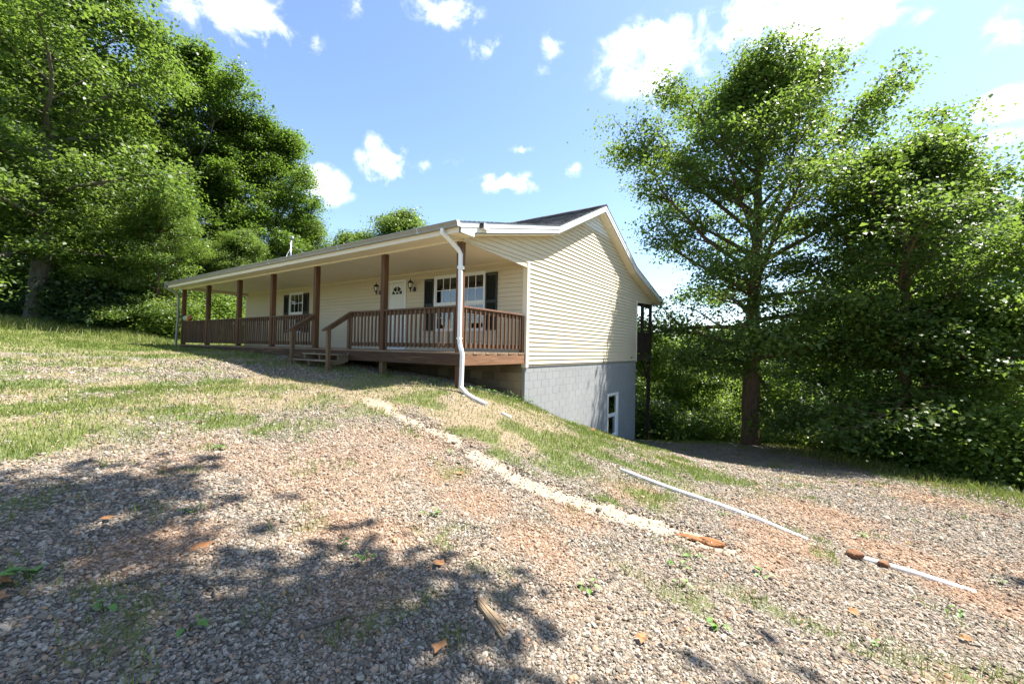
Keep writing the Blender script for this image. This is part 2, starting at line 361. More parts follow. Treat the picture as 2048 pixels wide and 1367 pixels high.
TUFTS = [(-6.9,2.58,.8),(-6.59,1.23,.75),(-6.42,.27,.5),(-6.11,-.46,.45),(-7.8,.9,.8),(-8.12,.25,.5),(-8.17,-1.3,.35),(-.91,-4.4,.9),(-4.6,-2.6,.38),(-4.5,-3.9,.3),(-6.98,-3.87,.14),(-6.54,-3.86,.16),(-6.48,-4.06,.14),(-8.03,-3.07,.25),(-6.7,-4.19,.14),(-5.6,2.86,.6),(-7.1,-4.2,.12),(-5.2,-6.3,.25),(-5.0,-6.6,.2),(-8.3,-2.3,.3),(-7.6,-3.4,.2),(-4.2,-1.9,.5),(-3.6,-3.0,.5)]
EDGE_X = [-12, 3.6, 4.92, 7.29, 9.3, 10.84, 11.3, 13, 40]; EDGE_Y = [-9.9, -9.15, -8.85, -8.45, -7.65, -6.4, -5.0, -2.5, 6]
def masks(x, y):
    n1 = fbm(x, y, .55, 3); n2 = fbm(x, y, 1.6, 9); n3 = fbm(x, y, 4.5, 21)
    bank_line = np.where(x > -1, -4.7+.43*(x+1), -4.7-.0*(x))
    edge = np.interp(x, EDGE_X, EDGE_Y)
    lawn = sstep(-1.0, 1.2, y+.25*(x+6.5)+1.6*(n1-.5))*sstep(-2.0, -3.0, x)
    lawn = np.maximum(lawn, sstep(11, 14, y))
    g = lawn*(.44+.5*sstep(.38, .60, n2)+.25*sstep(4, 9, y))
    g = g+.55*sstep(9.5, 13, y)*lawn
    strw = sstep(-5.4, -4.3, x)*sstep(-1.8, .3, y)*sstep(6.5, 4.5, y)*sstep(-1.7, -2.6, x)
    bank = sstep(-4.7, -4.0, x)*sstep(0.0, .5, y-bank_line)*sstep(.6, -.3, y)
    strw = np.maximum(strw, bank*.9*sstep(.3, .6, n1)); strw = np.maximum(strw, lawn*.85*sstep(.42, .58, fbm(x, y, .9, 40)))
    g = np.maximum(g*(1-.55*strw), bank*(.28+.6*sstep(.46, .64, n2)))
    g = np.maximum(g, sstep(-2.8, -2.2, x)*sstep(.7, .0, np.abs(y+.25)*1.0)*sstep(1.3,0,x)*.9)
    wood_edge = sstep(1.5, .2, y-edge)
    g = np.maximum(g, sstep(1.9, .9, y-edge)*sstep(-.3, .6, y-edge)*(.35+.5*n2)*sstep(1, 4, x))
    g = np.maximum(g, .7*sstep(9.0, 10.5, x)*sstep(-3.6, -2.4, y)*(.4+n2)); g = np.maximum(g, .9*sstep(11.2, 12.2, x))
    mid = sstep(-1.6, 0, -(np.abs(y-(bank_line+edge)/2-.1)))*sstep(2, 4, x)
    g = np.maximum(g, .45*mid*sstep(.45, .6, n2))
    for (a, b, r) in TUFTS:
        y0_ = b > -1.0 or a > -4.7
        g = np.maximum(g, (.95 if y0_ else .55)*sstep(r*1.25, r*.1, np.hypot(x-a, y-b)+r*1.3*(n3-.5)))
    g = np.maximum(g, .55*sstep(.63, .74, fbm(x, y, 2.6, 131, 3))*(1-wood_edge))
    tr = np.minimum(seg_dist(x, y, TRACK1), seg_dist(x, y, TRACK2)+.05)
    g = g*(1-.6*sstep(.42, .1, tr+.9*(n3-.5))); strw = strw*(1-.7*sstep(.75, .2, tr+.8*(n3-.5)))
    sd = seg_dist(x, y, STREAK); wd = np.where(y > -2.3, .09, .16)
    sand = sstep(wd*1.6, wd*.6, sd+.34*(n3-.5))
    g = g*(1-sand); 
    clay = np.zeros_like(x)
    for (a, b, r) in CLAY: clay = np.maximum(clay, sstep(r*1.3, r*.2, np.hypot(x-a, y-b)+r*1.1*(n2-.5)))
    clay = np.maximum(clay, .55*sstep(.58, .72, n1)*sstep(-9, -7, -np.abs(x+3)-0*y)*(1-lawn))
    clay = clay*(1-sand)
    litter = wood_edge*sstep(1, 4, x)
    litter = np.maximum(litter, sstep(17, 19.5, y-.35*(x+5)*0)*0)
    return dict(grass=np.clip(g, 0, 1), clay=np.clip(clay, 0, 1), sand=np.clip(sand, 0, 1), straw=np.clip(strw, 0, 1), litter=np.clip(litter, 0, 1))

def axis_lines(a, b, st, far):
    fine = np.arange(a, b+1e-6, st); out = []; d = st; p = 0
    while p < far: d *= 1.22; p += d; out.append(p)
    out = np.array(out); return np.concatenate([(a-out)[::-1], fine, b+out])
def micro(x, y): return .05*(fbm(x, y, .8, 60)-.5)+.025*(fbm(x, y, 3.0, 61, 3)-.5)
def gz(x, y): return ground(x, y)+micro(x, y)
def gz1(x, y): return float(gz(np.array([x]), np.array([y]))[0])
XS = axis_lines(-12, 13, .14, 2600); YS = axis_lines(-12, 24, .14, 2600)
GX, GY = np.meshgrid(XS, YS, indexing='ij'); GZ = gz(GX, GY)
# the streak is an erosion rut
GZ -= .03*sstep(.3, .05, seg_dist(GX, GY, STREAK))
mk = masks(GX.ravel(), GY.ravel())
nx, ny = len(XS), len(YS); idx = np.arange(nx*ny).reshape(nx, ny)
F = np.stack([idx[:-1, :-1].ravel(), idx[1:, :-1].ravel(), idx[1:, 1:].ravel(), idx[:-1, 1:].ravel()], -1)
V = np.stack([GX.ravel(), GY.ravel(), GZ.ravel()], -1)

M_ground, nt, b, o = new_mat('ground')
p = pos(nt)
def att(nt, n): return node(nt, 'ShaderNodeAttribute', attribute_name=n).outputs['Fac']
vor = node(nt, 'ShaderNodeTexVoronoi', ins={'Vector': p, 'Scale': 34.0, 'Randomness': 1.0})
vor2 = node(nt, 'ShaderNodeTexVoronoi', feature='DISTANCE_TO_EDGE', ins={'Vector': p, 'Scale': 34.0})
rnd = node(nt, 'ShaderNodeSeparateColor', ins={0: vor.outputs['Color']})
n_big = noise(nt, p, .7, 5, .6); n_mid = noise(nt, p, 3.5, 6, .62); n_fine = noise(nt, p, 22, 5, .65); n_xf = noise(nt, p, 75, 4, .65)
gravel = ramp(nt, rnd.outputs[0], [(.0, (.11, .095, .077)), (.3, (.20, .178, .148)), (.6, (.29, .26, .22)), (.85, (.38, .35, .305)), (1., (.26, .17, .11))])
gravel = mixc(nt, mrange(nt, vor2.outputs['Distance'], .0, .16), (.05, .041, .032), gravel)  # shade in the gaps between stones, painted in as a dark edge colour
gravel = mixc(nt, mrange(nt, n_big, .35, .7, 0, .35), gravel, (.32, .24, .165))
clayc = ramp(nt, n_fine, [(.3, (.24, .105, .045)), (.55, (.37, .18, .085)), (.8, (.46, .29, .17))])
clayc = mixc(nt, .45, clayc, gravel)
cm = mrange(nt, math_(nt, 'ADD', att(nt, 'clay'), math_(nt, 'MULTIPLY', math_(nt, 'SUBTRACT', n_mid, .5), .9)), .15, .85)
c = mixc(nt, math_(nt, 'MULTIPLY', cm, .55), gravel, clayc)
strawc = ramp(nt, n_xf, [(.25, (.12, .082, .052)), (.5, (.28, .21, .14)), (.8, (.45, .37, .26))])
sm = mrange(nt, math_(nt, 'ADD', att(nt, 'straw'), math_(nt, 'MULTIPLY', math_(nt, 'SUBTRACT', n_fine, .5), 1.1)), .2, .75)
c = mixc(nt, math_(nt, 'MULTIPLY', sm, .85), c, strawc)
grassc = ramp(nt, n_xf, [(.2, (.035, .055, .014)), (.5, (.10, .14, .035)), (.8, (.21, .23, .085))])
gm = mrange(nt, math_(nt, 'ADD', att(nt, 'grass'), math_(nt, 'MULTIPLY', math_(nt, 'SUBTRACT', n_fine, .5), 1.2)), .25, .8)
c = mixc(nt, math_(nt, 'MULTIPLY', gm, .8), c, grassc)
sandc = ramp(nt, n_fine, [(.3, (.30, .225, .15)), (.55, (.41, .33, .245)), (.8, (.49, .42, .33))])
sa = mrange(nt, math_(nt, 'ADD', att(nt, 'sand'), math_(nt, 'MULTIPLY', math_(nt, 'SUBTRACT', n_fine, .5), .9)), .3, .6)
c = mixc(nt, sa, c, sandc)
litc = ramp(nt, n_xf, [(.25, (.05, .032, .018)), (.55, (.14, .09, .05)), (.8, (.24, .17, .10))])
lm = mrange(nt, math_(nt, 'ADD', att(nt, 'litter'), math_(nt, 'MULTIPLY', math_(nt, 'SUBTRACT', n_mid, .5), .8)), .3, .8)
c = mixc(nt, math_(nt, 'MULTIPLY', lm, .85), c, litc)
# beyond the yard the land is meadow and woodland floor
far_m = mrange(nt, node(nt, 'ShaderNodeVectorMath', operation='LENGTH', ins={0: scaled(nt, p, (1, 1, 0))}).outputs['Value'], 26, 40)
c = mixc(nt, far_m, c, ramp(nt, n_big, [(.3, (.05, .075, .02)), (.7, (.13, .16, .045))]))
setc(nt, b, c, .95, .12)
hgt = math_(nt, 'ADD', math_(nt, 'MULTIPLY', vor2.outputs['Distance'], 1.4), math_(nt, 'MULTIPLY', n_xf, .6))
bump(nt, b, hgt, .8, .03)
gme = np_mesh('ground', V, F, M_ground, point_attr=mk, smooth=True)
tag(put('ground', gme), 'sloping yard of gravel, orange clay, dry straw and patchy grass', 'ground', kind='structure')

# ------------------------------------------------------------------ loose gravel (geometry-node scatter of small stones)
rs = np.random.default_rng(7)
def scatter_sector(n, r0, r1, half, pw):
    u = rs.random(n); r = (r0**pw+u*(r1**pw-r0**pw))**(1/pw); a = rs.uniform(-half, half, n)
    fx, fy = FW2N; c_, s_ = np.cos(a), np.sin(a)
    return CAM[0]+r*(fx*c_-fy*s_), CAM[1]+r*(fx*s_+fy*c_), r
M_stone, nt, b, o = new_mat('limestone_gravel')
oi = node(nt, 'ShaderNodeObjectInfo').outputs['Random']
ca = node(nt, 'ShaderNodeAttribute', attribute_name='clay_tint', attribute_type='INSTANCER').outputs['Fac']
sc_ = ramp(nt, oi, [(.0, (.085, .072, .055)), (.25, (.14, .118, .087)), (.58, (.245, .21, .162)), (.84, (.38, .342, .283)), (.9, (.36, .21, .115)), (1., (.25, .22, .20))])
sc_ = mixc(nt, ca, sc_, mixc(nt, .6, sc_, (.42, .215, .095)))
tcg = node(nt, 'ShaderNodeTexCoord').outputs['Object']
sc_ = mixc(nt, mrange(nt, noise(nt, tcg, 2.2, 4), .35, .75, 0, .3), sc_, (.22, .19, .15))
setc(nt, b, sc_, .85, .25)
x1, y1, r1_ = scatter_sector(300000, 1.0, 14.0, 1.12, .9)
m1 = masks(x1, y1)
keep = rs.random(len(x1)) < (1-.93*np.clip(m1['grass']*1.1+m1['straw']*.75, 0, 1))*(1-.93*m1['sand'])*(1-.35*m1['clay'])
x1, y1, r1_ = x1[keep], y1[keep], r1_[keep]; cl1 = m1['clay'][keep]
size = .0076*np.exp(rs.normal(0, .32, len(x1)))*(1+.12*np.maximum(r1_-2.2, 0))
zz = gz(x1, y1)+size*rs.uniform(-.15, .45, len(size))
pm = bpy.data.meshes.new('gravel'); pm.vertices.add(len(x1)); pm.vertices.foreach_set('co', np.stack([x1, y1, zz], -1).astype(np.float32).ravel())
for nme, arr in (('size', size), ('clay_tint', np.clip(cl1*.55+.25*(rs.random(len(x1)) > .8), 0, 1))):
    at = pm.attributes.new(nme, 'FLOAT', 'POINT'); at.data.foreach_set('value', arr.astype(np.float32))
at = pm.attributes.new('rot', 'FLOAT_VECTOR', 'POINT'); rot = np.stack([rs.normal(0, .45, len(x1)), rs.normal(0, .45, len(x1)), rs.uniform(0, 6.28, len(x1))], -1); at.data.foreach_set('vector', rot.astype(np.float32).ravel())
gravel_o = bpy.data.objects.new('gravel', pm); COL.objects.link(gravel_o)
tag(gravel_o, 'loose pale limestone gravel strewn over the driveway', 'gravel', kind='stuff')
ng = bpy.data.node_groups.new('gravel_scatter', 'GeometryNodeTree')
ng.interface.new_socket('Geometry', in_out='INPUT', socket_type='NodeSocketGeometry'); ng.interface.new_socket('Geometry', in_out='OUTPUT', socket_type='NodeSocketGeometry')
gi = ng.nodes.new('NodeGroupInput'); go = ng.nodes.new('NodeGroupOutput')
join = ng.nodes.new('GeometryNodeGeometryToInstance')
for k in range(7):
    ico = ng.nodes.new('GeometryNodeMeshIcoSphere'); ico.inputs['Radius'].default_value = 1.0; ico.inputs['Subdivisions'].default_value = 2
    ps = ng.nodes.new('GeometryNodeInputPosition')
    ofs = ng.nodes.new('ShaderNodeVectorMath'); ofs.operation = 'ADD'; ng.links.new(ps.outputs[0], ofs.inputs[0]); ofs.inputs[1].default_value = (k*7.3, k*3.1, k*1.7)
    nzz = ng.nodes.new('ShaderNodeTexVoronoi'); nzz.inputs['Scale'].default_value = 1.15; ng.links.new(ofs.outputs[0], nzz.inputs['Vector'])
    mr = ng.nodes.new('ShaderNodeMapRange'); ng.links.new(nzz.outputs['Distance'], mr.inputs[0]); mr.inputs[1].default_value = 0; mr.inputs[2].default_value = .9; mr.inputs[3].default_value = 1.25; mr.inputs[4].default_value = .62
    scl = ng.nodes.new('ShaderNodeVectorMath'); scl.operation = 'SCALE'; ng.links.new(ps.outputs[0], scl.inputs[0]); ng.links.new(mr.outputs[0], scl.inputs['Scale'])
    sq = ng.nodes.new('ShaderNodeVectorMath'); sq.operation = 'MULTIPLY'; ng.links.new(scl.outputs[0], sq.inputs[0]); sq.inputs[1].default_value = [(1.35, .85, .6), (1.1, 1.0, .7), (1.5, .8, .5), (1.0, .9, .85), (1.25, 1.1, .5), (1.6, .7, .65), (1.15, .8, .8)][k]
    sp = ng.nodes.new('GeometryNodeSetPosition'); ng.links.new(ico.outputs[0], sp.inputs[0]); ng.links.new(sq.outputs[0], sp.inputs['Position'])
    smt = ng.nodes.new('GeometryNodeSetMaterial'); smt.inputs['Material'].default_value = M_stone; ng.links.new(sp.outputs[0], smt.inputs[0])
    ss_ = ng.nodes.new('GeometryNodeSetShadeSmooth'); ss_.inputs['Shade Smooth'].default_value = False; ng.links.new(smt.outputs[0], ss_.inputs[0])
    ng.links.new(ss_.outputs[0], join.inputs[0])
iop = ng.nodes.new('GeometryNodeInstanceOnPoints'); m2p = ng.nodes.new('GeometryNodeMeshToPoints')
ng.links.new(gi.outputs[0], m2p.inputs[0]); ng.links.new(m2p.outputs[0], iop.inputs['Points']); ng.links.new(join.outputs[0], iop.inputs['Instance']); iop.inputs['Pick Instance'].default_value = True
na = ng.nodes.new('GeometryNodeInputNamedAttribute'); na.data_type = 'FLOAT'; na.inputs['Name'].default_value = 'size'
nr = ng.nodes.new('GeometryNodeInputNamedAttribute'); nr.data_type = 'FLOAT_VECTOR'; nr.inputs['Name'].default_value = 'rot'
e2r = ng.nodes.new('FunctionNodeEulerToRotation'); ng.links.new(nr.outputs[0], e2r.inputs[0])
ng.links.new(na.outputs[0], iop.inputs['Scale']); ng.links.new(e2r.outputs[0], iop.inputs['Rotation']); ng.links.new(iop.outputs[0], go.inputs[0])
md = gravel_o.modifiers.new('scatter', 'NODES'); md.node_group = ng

# ------------------------------------------------------------------ grass: one mesh of blades
M_grass, nt, b, o = new_mat('grass_blade')
at = att(nt, 'tint'); setc(nt, b, ramp(nt, at, [(.0, (.07, .105, .018)), (.45, (.165, .205, .042)), (.70, (.29, .30, .095)), (.86, (.36, .29, .16)), (1., (.50, .41, .27))]), .55, .25)
tg = node(nt, 'ShaderNodeBsdfTranslucent', ins={'Color': (.2, .28, .05, 1)}); mx = node(nt, 'ShaderNodeMixShader', ins={0: .3})
nt.links.new(b.outputs[0], mx.inputs[1]); nt.links.new(tg.outputs[0], mx.inputs[2]); nt.links.new(mx.outputs[0], o.inputs[0])
def blades(x, y, h, w, tint, lean=.5, curl=True):
    n = len(x); z = gz(x, y)-.006; a = rs.uniform(0, 2*np.pi, n); la = rs.uniform(0, 2*np.pi, n); l = h*np.abs(rs.normal(0, lean, n))
    bx, by = np.cos(a)*w/2, np.sin(a)*w/2; lx, ly = np.cos(la)*l, np.sin(la)*l
    P0 = np.stack([x-bx, y-by, z], -1); P1 = np.stack([x+bx, y+by, z], -1)
    P2 = np.stack([x+bx*.7+lx*.4, y+by*.7+ly*.4, z+h*.6], -1); P3 = np.stack([x-bx*.7+lx*.4, y-by*.7+ly*.4, z+h*.6], -1); P4 = np.stack([x+lx, y+ly, z+h], -1)
    V = np.stack([P0, P1, P2, P4, P3], 1).reshape(-1, 3)
    i = np.arange(n)*5
    return V, np.stack([i, i+1, i+2, i+4], -1), np.stack([i+4, i+2, i+3], -1), tint
def build_grass(name, parts, label):
    Vs = []; Fs = []; T = []; off = 0
    for V, Q, Tr, t in parts:
        Vs.append(V); Fs.append(np.concatenate([np.stack([Q[:, 0], Q[:, 1], Q[:, 2]], -1), np.stack([Q[:, 0], Q[:, 2], Q[:, 3]], -1), Tr])+off); T.append(np.concatenate([t, t, t])); off += len(V)
    me = np_mesh(name, np.concatenate(Vs), np.concatenate(Fs), M_grass, face_attr={'tint': np.concatenate(T)})
    return tag(put(name, me), label, 'grass', kind='stuff')
parts = []
xa, ya, ra_ = scatter_sector(230000, 1.2, 10, 1.15, 1.3); xb, yb, rb_ = scatter_sector(330000, 10, 27, 1.15, 1.3)
x, y, r = np.concatenate([xa, xb]), np.concatenate([ya, yb]), np.concatenate([ra_, rb_])
mm = masks(x, y); inside = (x > -2.35) & (x < 10.7) & (y > .02) & (y < 15.3)
k = (rs.random(len(x)) < np.clip(mm['grass'], 0, 1)**1.3*.9) & ~inside
x, y, r = x[k], y[k], r[k]; g = mm['grass'][k]; st = mm['straw'][k]
# clump
cx_ = fbm(x, y, 6, 77, 2)
h = (.025+.05*rs.random(len(x)))*(.6+.9*cx_)*(1+.25*sstep(10, 18, y)); w = .0045+.0012*np.maximum(r-3, 0)
t = np.clip(.12+.5*rs.random(len(x))+.35*(fbm(x, y, 1.1, 90)-.5)*2*.6+.45*st*rs.random(len(x)), 0, 1)
parts.append(blades(x, y, h, w, t))
# dry straw
x, y, r = scatter_sector(200000, 1.5, 16, 1.15, 1.2); mm = masks(x, y); inside = (x > -2.35) & (x < 10.7) & (y > .02) & (y < 15.3)
k = (rs.random(len(x)) < mm['straw']*.75) & ~inside; x, y, r = x[k], y[k], r[k]
parts.append(blades(x, y, .012+.03*rs.random(len(x)), .004+.0011*np.maximum(r-3, 0), np.clip(.72+.28*rs.random(len(x)), 0, 1), 1.5))
build_grass('lawn_grass', parts, 'patchy green lawn grass and dry straw growing through the gravel')
# taller grass along the woods and the wall
parts = []
for (A, B, n, hh, sp) in [((-9.0, 20.6), (-4.2, 22.2), 5200, .30, .9), ((-4.2, 22.0), (-2.4, 17.0), 4200, .28, .6), ((-2.6, .1), (.1, -.25), 900, .10, .22), ((.1, -.2), (8.4, -.2), 2600, .11, .25), ((10.5, -5.3), (7.5, -8.6), 1800, .2, .5), ((7.5, -8.6), (3.0, -9.5), 1800, .18, .5), ((-2.6, 1.0), (-2.6, 5), 700, .09, .25)]:
    t = rs.random(n); x = A[0]+(B[0]-A[0])*t+rs.normal(0, sp, n); y = A[1]+(B[1]-A[1])*t+rs.normal(0, sp, n)
    kk = ~((x > -2.3) & (x < 8.5) & (y > -.03)); x, y = x[kk], y[kk]; n = len(x)
    parts.append(blades(x, y, hh*(.35+.9*rs.random(n)), .008+.006*rs.random(n)+.006*(np.hypot(x-CAM[0], y-CAM[1]) > 12), np.clip(.2+.5*rs.random(n)+.3*(rs.random(n) > .9), 0, 1), .5))
build_grass('tall_grass', parts, 'taller rough grass along the wood edge and the foundation')
# ------------------------------------------------------------------ the house
CR = 0.1143                      # siding course
W, D, LN = 8.45, 2.42, 15.24     # gable width, porch depth, length
RIDGE = 4.25
house = empty('house', (4.25, 7.6, -1.2), 'long single-storey house with tan lap siding, front porch and grey block basement', 'house')
def rake(x):                     # underside of the rake soffit at the gable
    d = abs(x-RIDGE); return 4.70-.467*d if d < 3.19 else 4.70-.467*3.19-.238*(d-3.19)
def rooft(x):
    d = abs(x-RIDGE); return 4.975-.467*d if d < 3.19 else 4.975-.467*3.19-.238*(d-3.19)
def rake_x(z):                   # distance from the ridge at which the rake is at height z
    zb = 4.70-.467*3.19
    return (4.70-z)/.467 if z > zb else 3.19+(zb-z)/.238
ZB = 4.70-.467*3.19
XF, XR = -D, 10.66               # porch gable extents
SOFZ = 2.31
# --- gable walls
def gable_plank(z0, z1, y0, sgn, mat, parent):
    lo = z0; n = 3
    z0 = z0+.007; zs = [z0, z1] + ([ZB] if z0 < ZB < z1 else []); zs = sorted(zs)
    L, R = [], []
    for z in zs:
        if z < SOFZ-1e-6: xl, xr = 0.0, W
        else:
            d = rake_x(max(z, 2.33)); xl, xr = max(XF, RIDGE-d), min(XR, RIDGE+d)
        if xr-xl < .02: xl = xr = RIDGE
        L.append((xl, z)); R.append((xr, z))
    poly = L+R[::-1]; m = MB(); nn = len(poly)
    def dep(z): return .003+.021*(z1-z)/(z1-z0)
    vs = [(x, y0+sgn*dep(z), z) for x, z in poly]+[(x, y0-sgn*.004, z) for x, z in poly]
    fs = [tuple(range(nn)), tuple(range(nn, 2*nn))[::-1]]+[(i, nn+i, nn+(i+1) % nn, (i+1) % nn) for i in range(nn)]
    if sgn < 0: fs = [f[::-1] for f in fs]
    m.add(vs, [f[::-1] for f in fs]); return m.build('siding_plank', mat, parent)
gw = MB().prism([(0, -.20), (W, -.20), (W, SOFZ), (XR, SOFZ), (XR, 2.36), (7.44, ZB), (RIDGE, 4.70), (1.06, ZB), (XF, 2.36), (XF, SOFZ), (0, SOFZ)], 'y', .004, .10).build('gable_wall', M_side, house)
zz_ = -2*CR
ks = []
for k in range(-2, 41):
    z0, z1 = k*CR, (k+1)*CR
    if k == 19: z1 = SOFZ
    if k == 20: z0 = SOFZ
    if z0 > 4.66: break
    gable_plank(z0, min(z1, 4.69), 0.0, -1, M_side_w if z0 > 4.08 else M_side, gw)
MB().box(-.026, .085, -.034, 0.10, -.30, SOFZ-.002).build('corner_trim', M_trim, gw)
MB().box(W-.07, W+.015, -.030, 0.10, -.26, SOFZ-.002).build('corner_trim', M_trim, gw)
MB().box(.09, W-.075, -.012, 0.0, -.275, -.2300).build('starter_strip', M_gut, gw)
MB().prism([(0, -.20), (W, -.20), (W, SOFZ), (XR, SOFZ), (XR, 2.36), (7.44, ZB), (RIDGE, 4.70), (1.06, ZB), (XF, 2.36), (XF, SOFZ), (0, SOFZ)], 'y', LN-.10, LN).build('far_gable_wall', M_side, house)
# --- front wall with openings (y0,y1,z0,z1)
OPEN = [(4.40, 5.30, .05, 2.235), (1.285, 3.185, .61, 2.215), (10.315, 11.365, .61, 2.215)]
def front_backing(x0, x1):
    m = MB(); ys = sorted({.1, LN-.1, *[o[0] for o in OPEN], *[o[1] for o in OPEN]})
    for a, b in zip(ys[:-1], ys[1:]):
        op = [o for o in OPEN if o[0] <= a+1e-6 and o[1] >= b-1e-6]
        if op:
            o_ = op[0]
            if o_[2] > -.1: m.box(x0, x1, a, b, -.2, o_[2])
            m.box(x0, x1, a, b, o_[3], 2.6)
        else: m.box(x0, x1, a, b, -.2, 2.6)
    return m
fwall = front_backing(.004, .10).build('front_wall', M_side, house)
for k in range(-1, 22):
    z0, z1 = k*CR, (k+1)*CR
    cuts = sorted([(o[0], o[1]) for o in OPEN if o[2] < z1-.02 and o[3] > z0+.02]); iv = []; a = .10
    for c0, c1 in cuts: iv.append((a, c0)); a = c1
    iv.append((a, LN-.09))
    for a, b in iv: MB().prism([(-.023, z0+.007), (.0, z0+.007), (.0, z1), (-.003, z1)], 'y', a, b).build('siding_plank', M_side, fwall)
MB().box(-.028, 0.003, LN-.09, LN+.01, -.2, 2.42).build('corner_trim', M_trim, fwall)
MB().box(W-.10, W, .1, LN-.1, -.2, 2.6).build('rear_wall', M_side, house)
MB().box(.1, W-.1, .1, LN-.1, -.14, -.10).build('floor_slab', M_dark, house)
MB().box(.1, W-.1, .1, LN-.1, 2.46, 2.50).build('room_ceiling', M_dark, house)
# --- block foundation
def block_mesh(l, h, mat, cache={}):
    key = (round(l, 3), round(h, 3), mat.name)
    if key not in cache:
        c = .004; m = MB()
        vs = [(0, .0025, 0), (l, .0025, 0), (l, .0025, h), (0, .0025, h), (c, 0, c), (l-c, 0, c), (l-c, 0, h-c), (c, 0, h-c), (0, .08, 0), (l, .08, 0), (l, .08, h), (0, .08, h)]
        fs = [(4, 5, 6, 7), (0, 1, 5, 4), (1, 2, 6, 5), (2, 3, 7, 6), (3, 0, 4, 7), (0, 8, 9, 1), (1, 9, 10, 2), (2, 10, 11, 3), (3, 11, 8, 0), (8, 11, 10, 9)]
        m.add(vs, fs); cache[key] = m.mesh('block', mat)
    return cache[key]
BW_ = (5.405, 6.455, -2.99, -1.37)      # basement window
m = MB()
for a, b, c, d_ in [(.012, BW_[0], -4.3, -.235), (BW_[0], BW_[1], -4.3, BW_[2]), (BW_[0], BW_[1], BW_[3], -.235), (BW_[1], W-.012, -4.3, -.235)]: m.box(a, b, .016, .20, c, d_)
found = m.build('foundation_wall', M_blockp, house)
bl, bh, gap = .4064, .2032, .005
for k in range(20):
    zt = -.24-k*bh; zb = zt-bh+gap; xo = -(bl/2)*(k % 2)
    for j in range(23):
        a = xo+j*bl; b = a+bl-gap; a = max(a, 0.0); b = min(b, W)
        if b-a < .04: continue
        if zt < gz1((a+b)/2, -.05)-.12: continue
        for (c, e) in ([(a, b)] if (zt < BW_[2]+.02 or zb > BW_[3]-.02 or b < BW_[0] or a > BW_[1]) else [(a, min(b, BW_[0])), (max(a, BW_[1]), b)]):
            if e-c > .03: put('block', block_mesh(e-c, bh-gap, M_blockp), found, (c, .008, zb))
m = MB().box(.0165, .20, .20, LN-.012, -2.3, -.235); ff = m.build('front_foundation_wall', M_mortar, house)
for k in range(10):
    zt = -.24-k*bh; zb = zt-bh+gap; yo = -(bl/2)*((k+1) % 2)+.16
    for j in range(-1, 22):
        a = yo+j*bl; b = a+bl-gap; a = max(a, .012); b = min(b, 8.2)
        if b-a < .04 or zt < gz1(-.1, (a+b)/2)-.12: continue
        o_ = put('block', block_mesh(b-a, bh-gap, M_blockr), ff, (.008, b, zb)); o_.rotation_euler = (0, 0, -math.pi/2)
MB().box(W-.2, W-.01, .2, LN-.2, -4.3, -.235).build('rear_foundation_wall', M_blockp, house)
# --- windows
def window(name, y0, y1, z0, z1, units, parent=house, label=None):
    t = .055; zm = (z0+z1)/2-.03
    m = MB(); m.box(-.045, .05, y0, y0+t, z0, z1); m.box(-.045, .05, y1-t, y1, z0, z1); m.box(-.045, .05, y0+t, y1-t, z1-t, z1); m.box(-.05, .05, y0+t, y1-t, z0, z0+t)
    wd = (y1-y0-2*t-(units-1)*.09)/units
    for u in range(1, units): c = y0+t+u*wd+(u-1)*.09; m.box(-.042, .05, c, c+.09, z0+t, z1-t)
    wn = m.build(name, M_white, parent)
    if label: wn['label'] = label
    for u in range(units):
        a = y0+t+u*(wd+.09); b = a+wd
        MB().box(-.03, .04, a, b, zm-.03, zm+.03).build('meeting_rail', M_white, wn)
        for (s0, s1, xo) in ((zm+.03, z1-t, -.012), (z0+t, zm-.03, .012)):
            fr = MB(); f_ = .032
            fr.box(xo-.012, xo+.018, a, a+f_, s0, s1); fr.box(xo-.012, xo+.018, b-f_, b, s0, s1); fr.box(xo-.012, xo+.018, a+f_, b-f_, s1-f_, s1); fr.box(xo-.012, xo+.018, a+f_, b-f_, s0, s0+f_)
            fr.build('sash', M_white, wn)
            ia, ib, i0, i1 = a+f_, b-f_, s0+f_, s1-f_
            for k in (1, 2): yk = ia+(ib-ia)*k/3; MB().box(xo-.007, xo+.002, yk-.009, yk+.009, i0, i1).build('muntin', M_white, wn)
            zk = (i0+i1)/2; mm_ = MB()
            for k in range(3): mm_.box(xo-.0065, xo+.0015, ia+(ib-ia)*k/3+(.01 if k else 0), ia+(ib-ia)*(k+1)/3-(.01 if k < 2 else 0), zk-.009, zk+.009)
            mm_.build('muntin', M_white, wn)
            pw, ph = (ib-ia)/3, (i1-i0)/2
            for i in range(3):
                for j in range(2):
                    MB().box(xo+.004, xo+.008, ia+pw*i, ia+pw*(i+1), i0+ph*j, i0+ph*(j+1)).build('pane', M_glass, wn)
        bm_ = MB(); n = int((z1-z0-.15)/.05)
        for k in range(n): z = z1-t-.03-k*.05; bm_.add([(.062, a+.02, z-.018), (.062, b-.02, z-.018), (.098, b-.02, z+.014), (.098, a+.02, z+.014)], [(0, 1, 2, 3)])
        bm_.build('blind', M_blind, wn)
    return wn
window('window', 1.285, 3.185, .61, 2.215, 2, label='wide twin front window with six-over-six sashes')
window('window', 10.315, 11.365, .61, 2.215, 1, label='single front window near the far end of the porch')
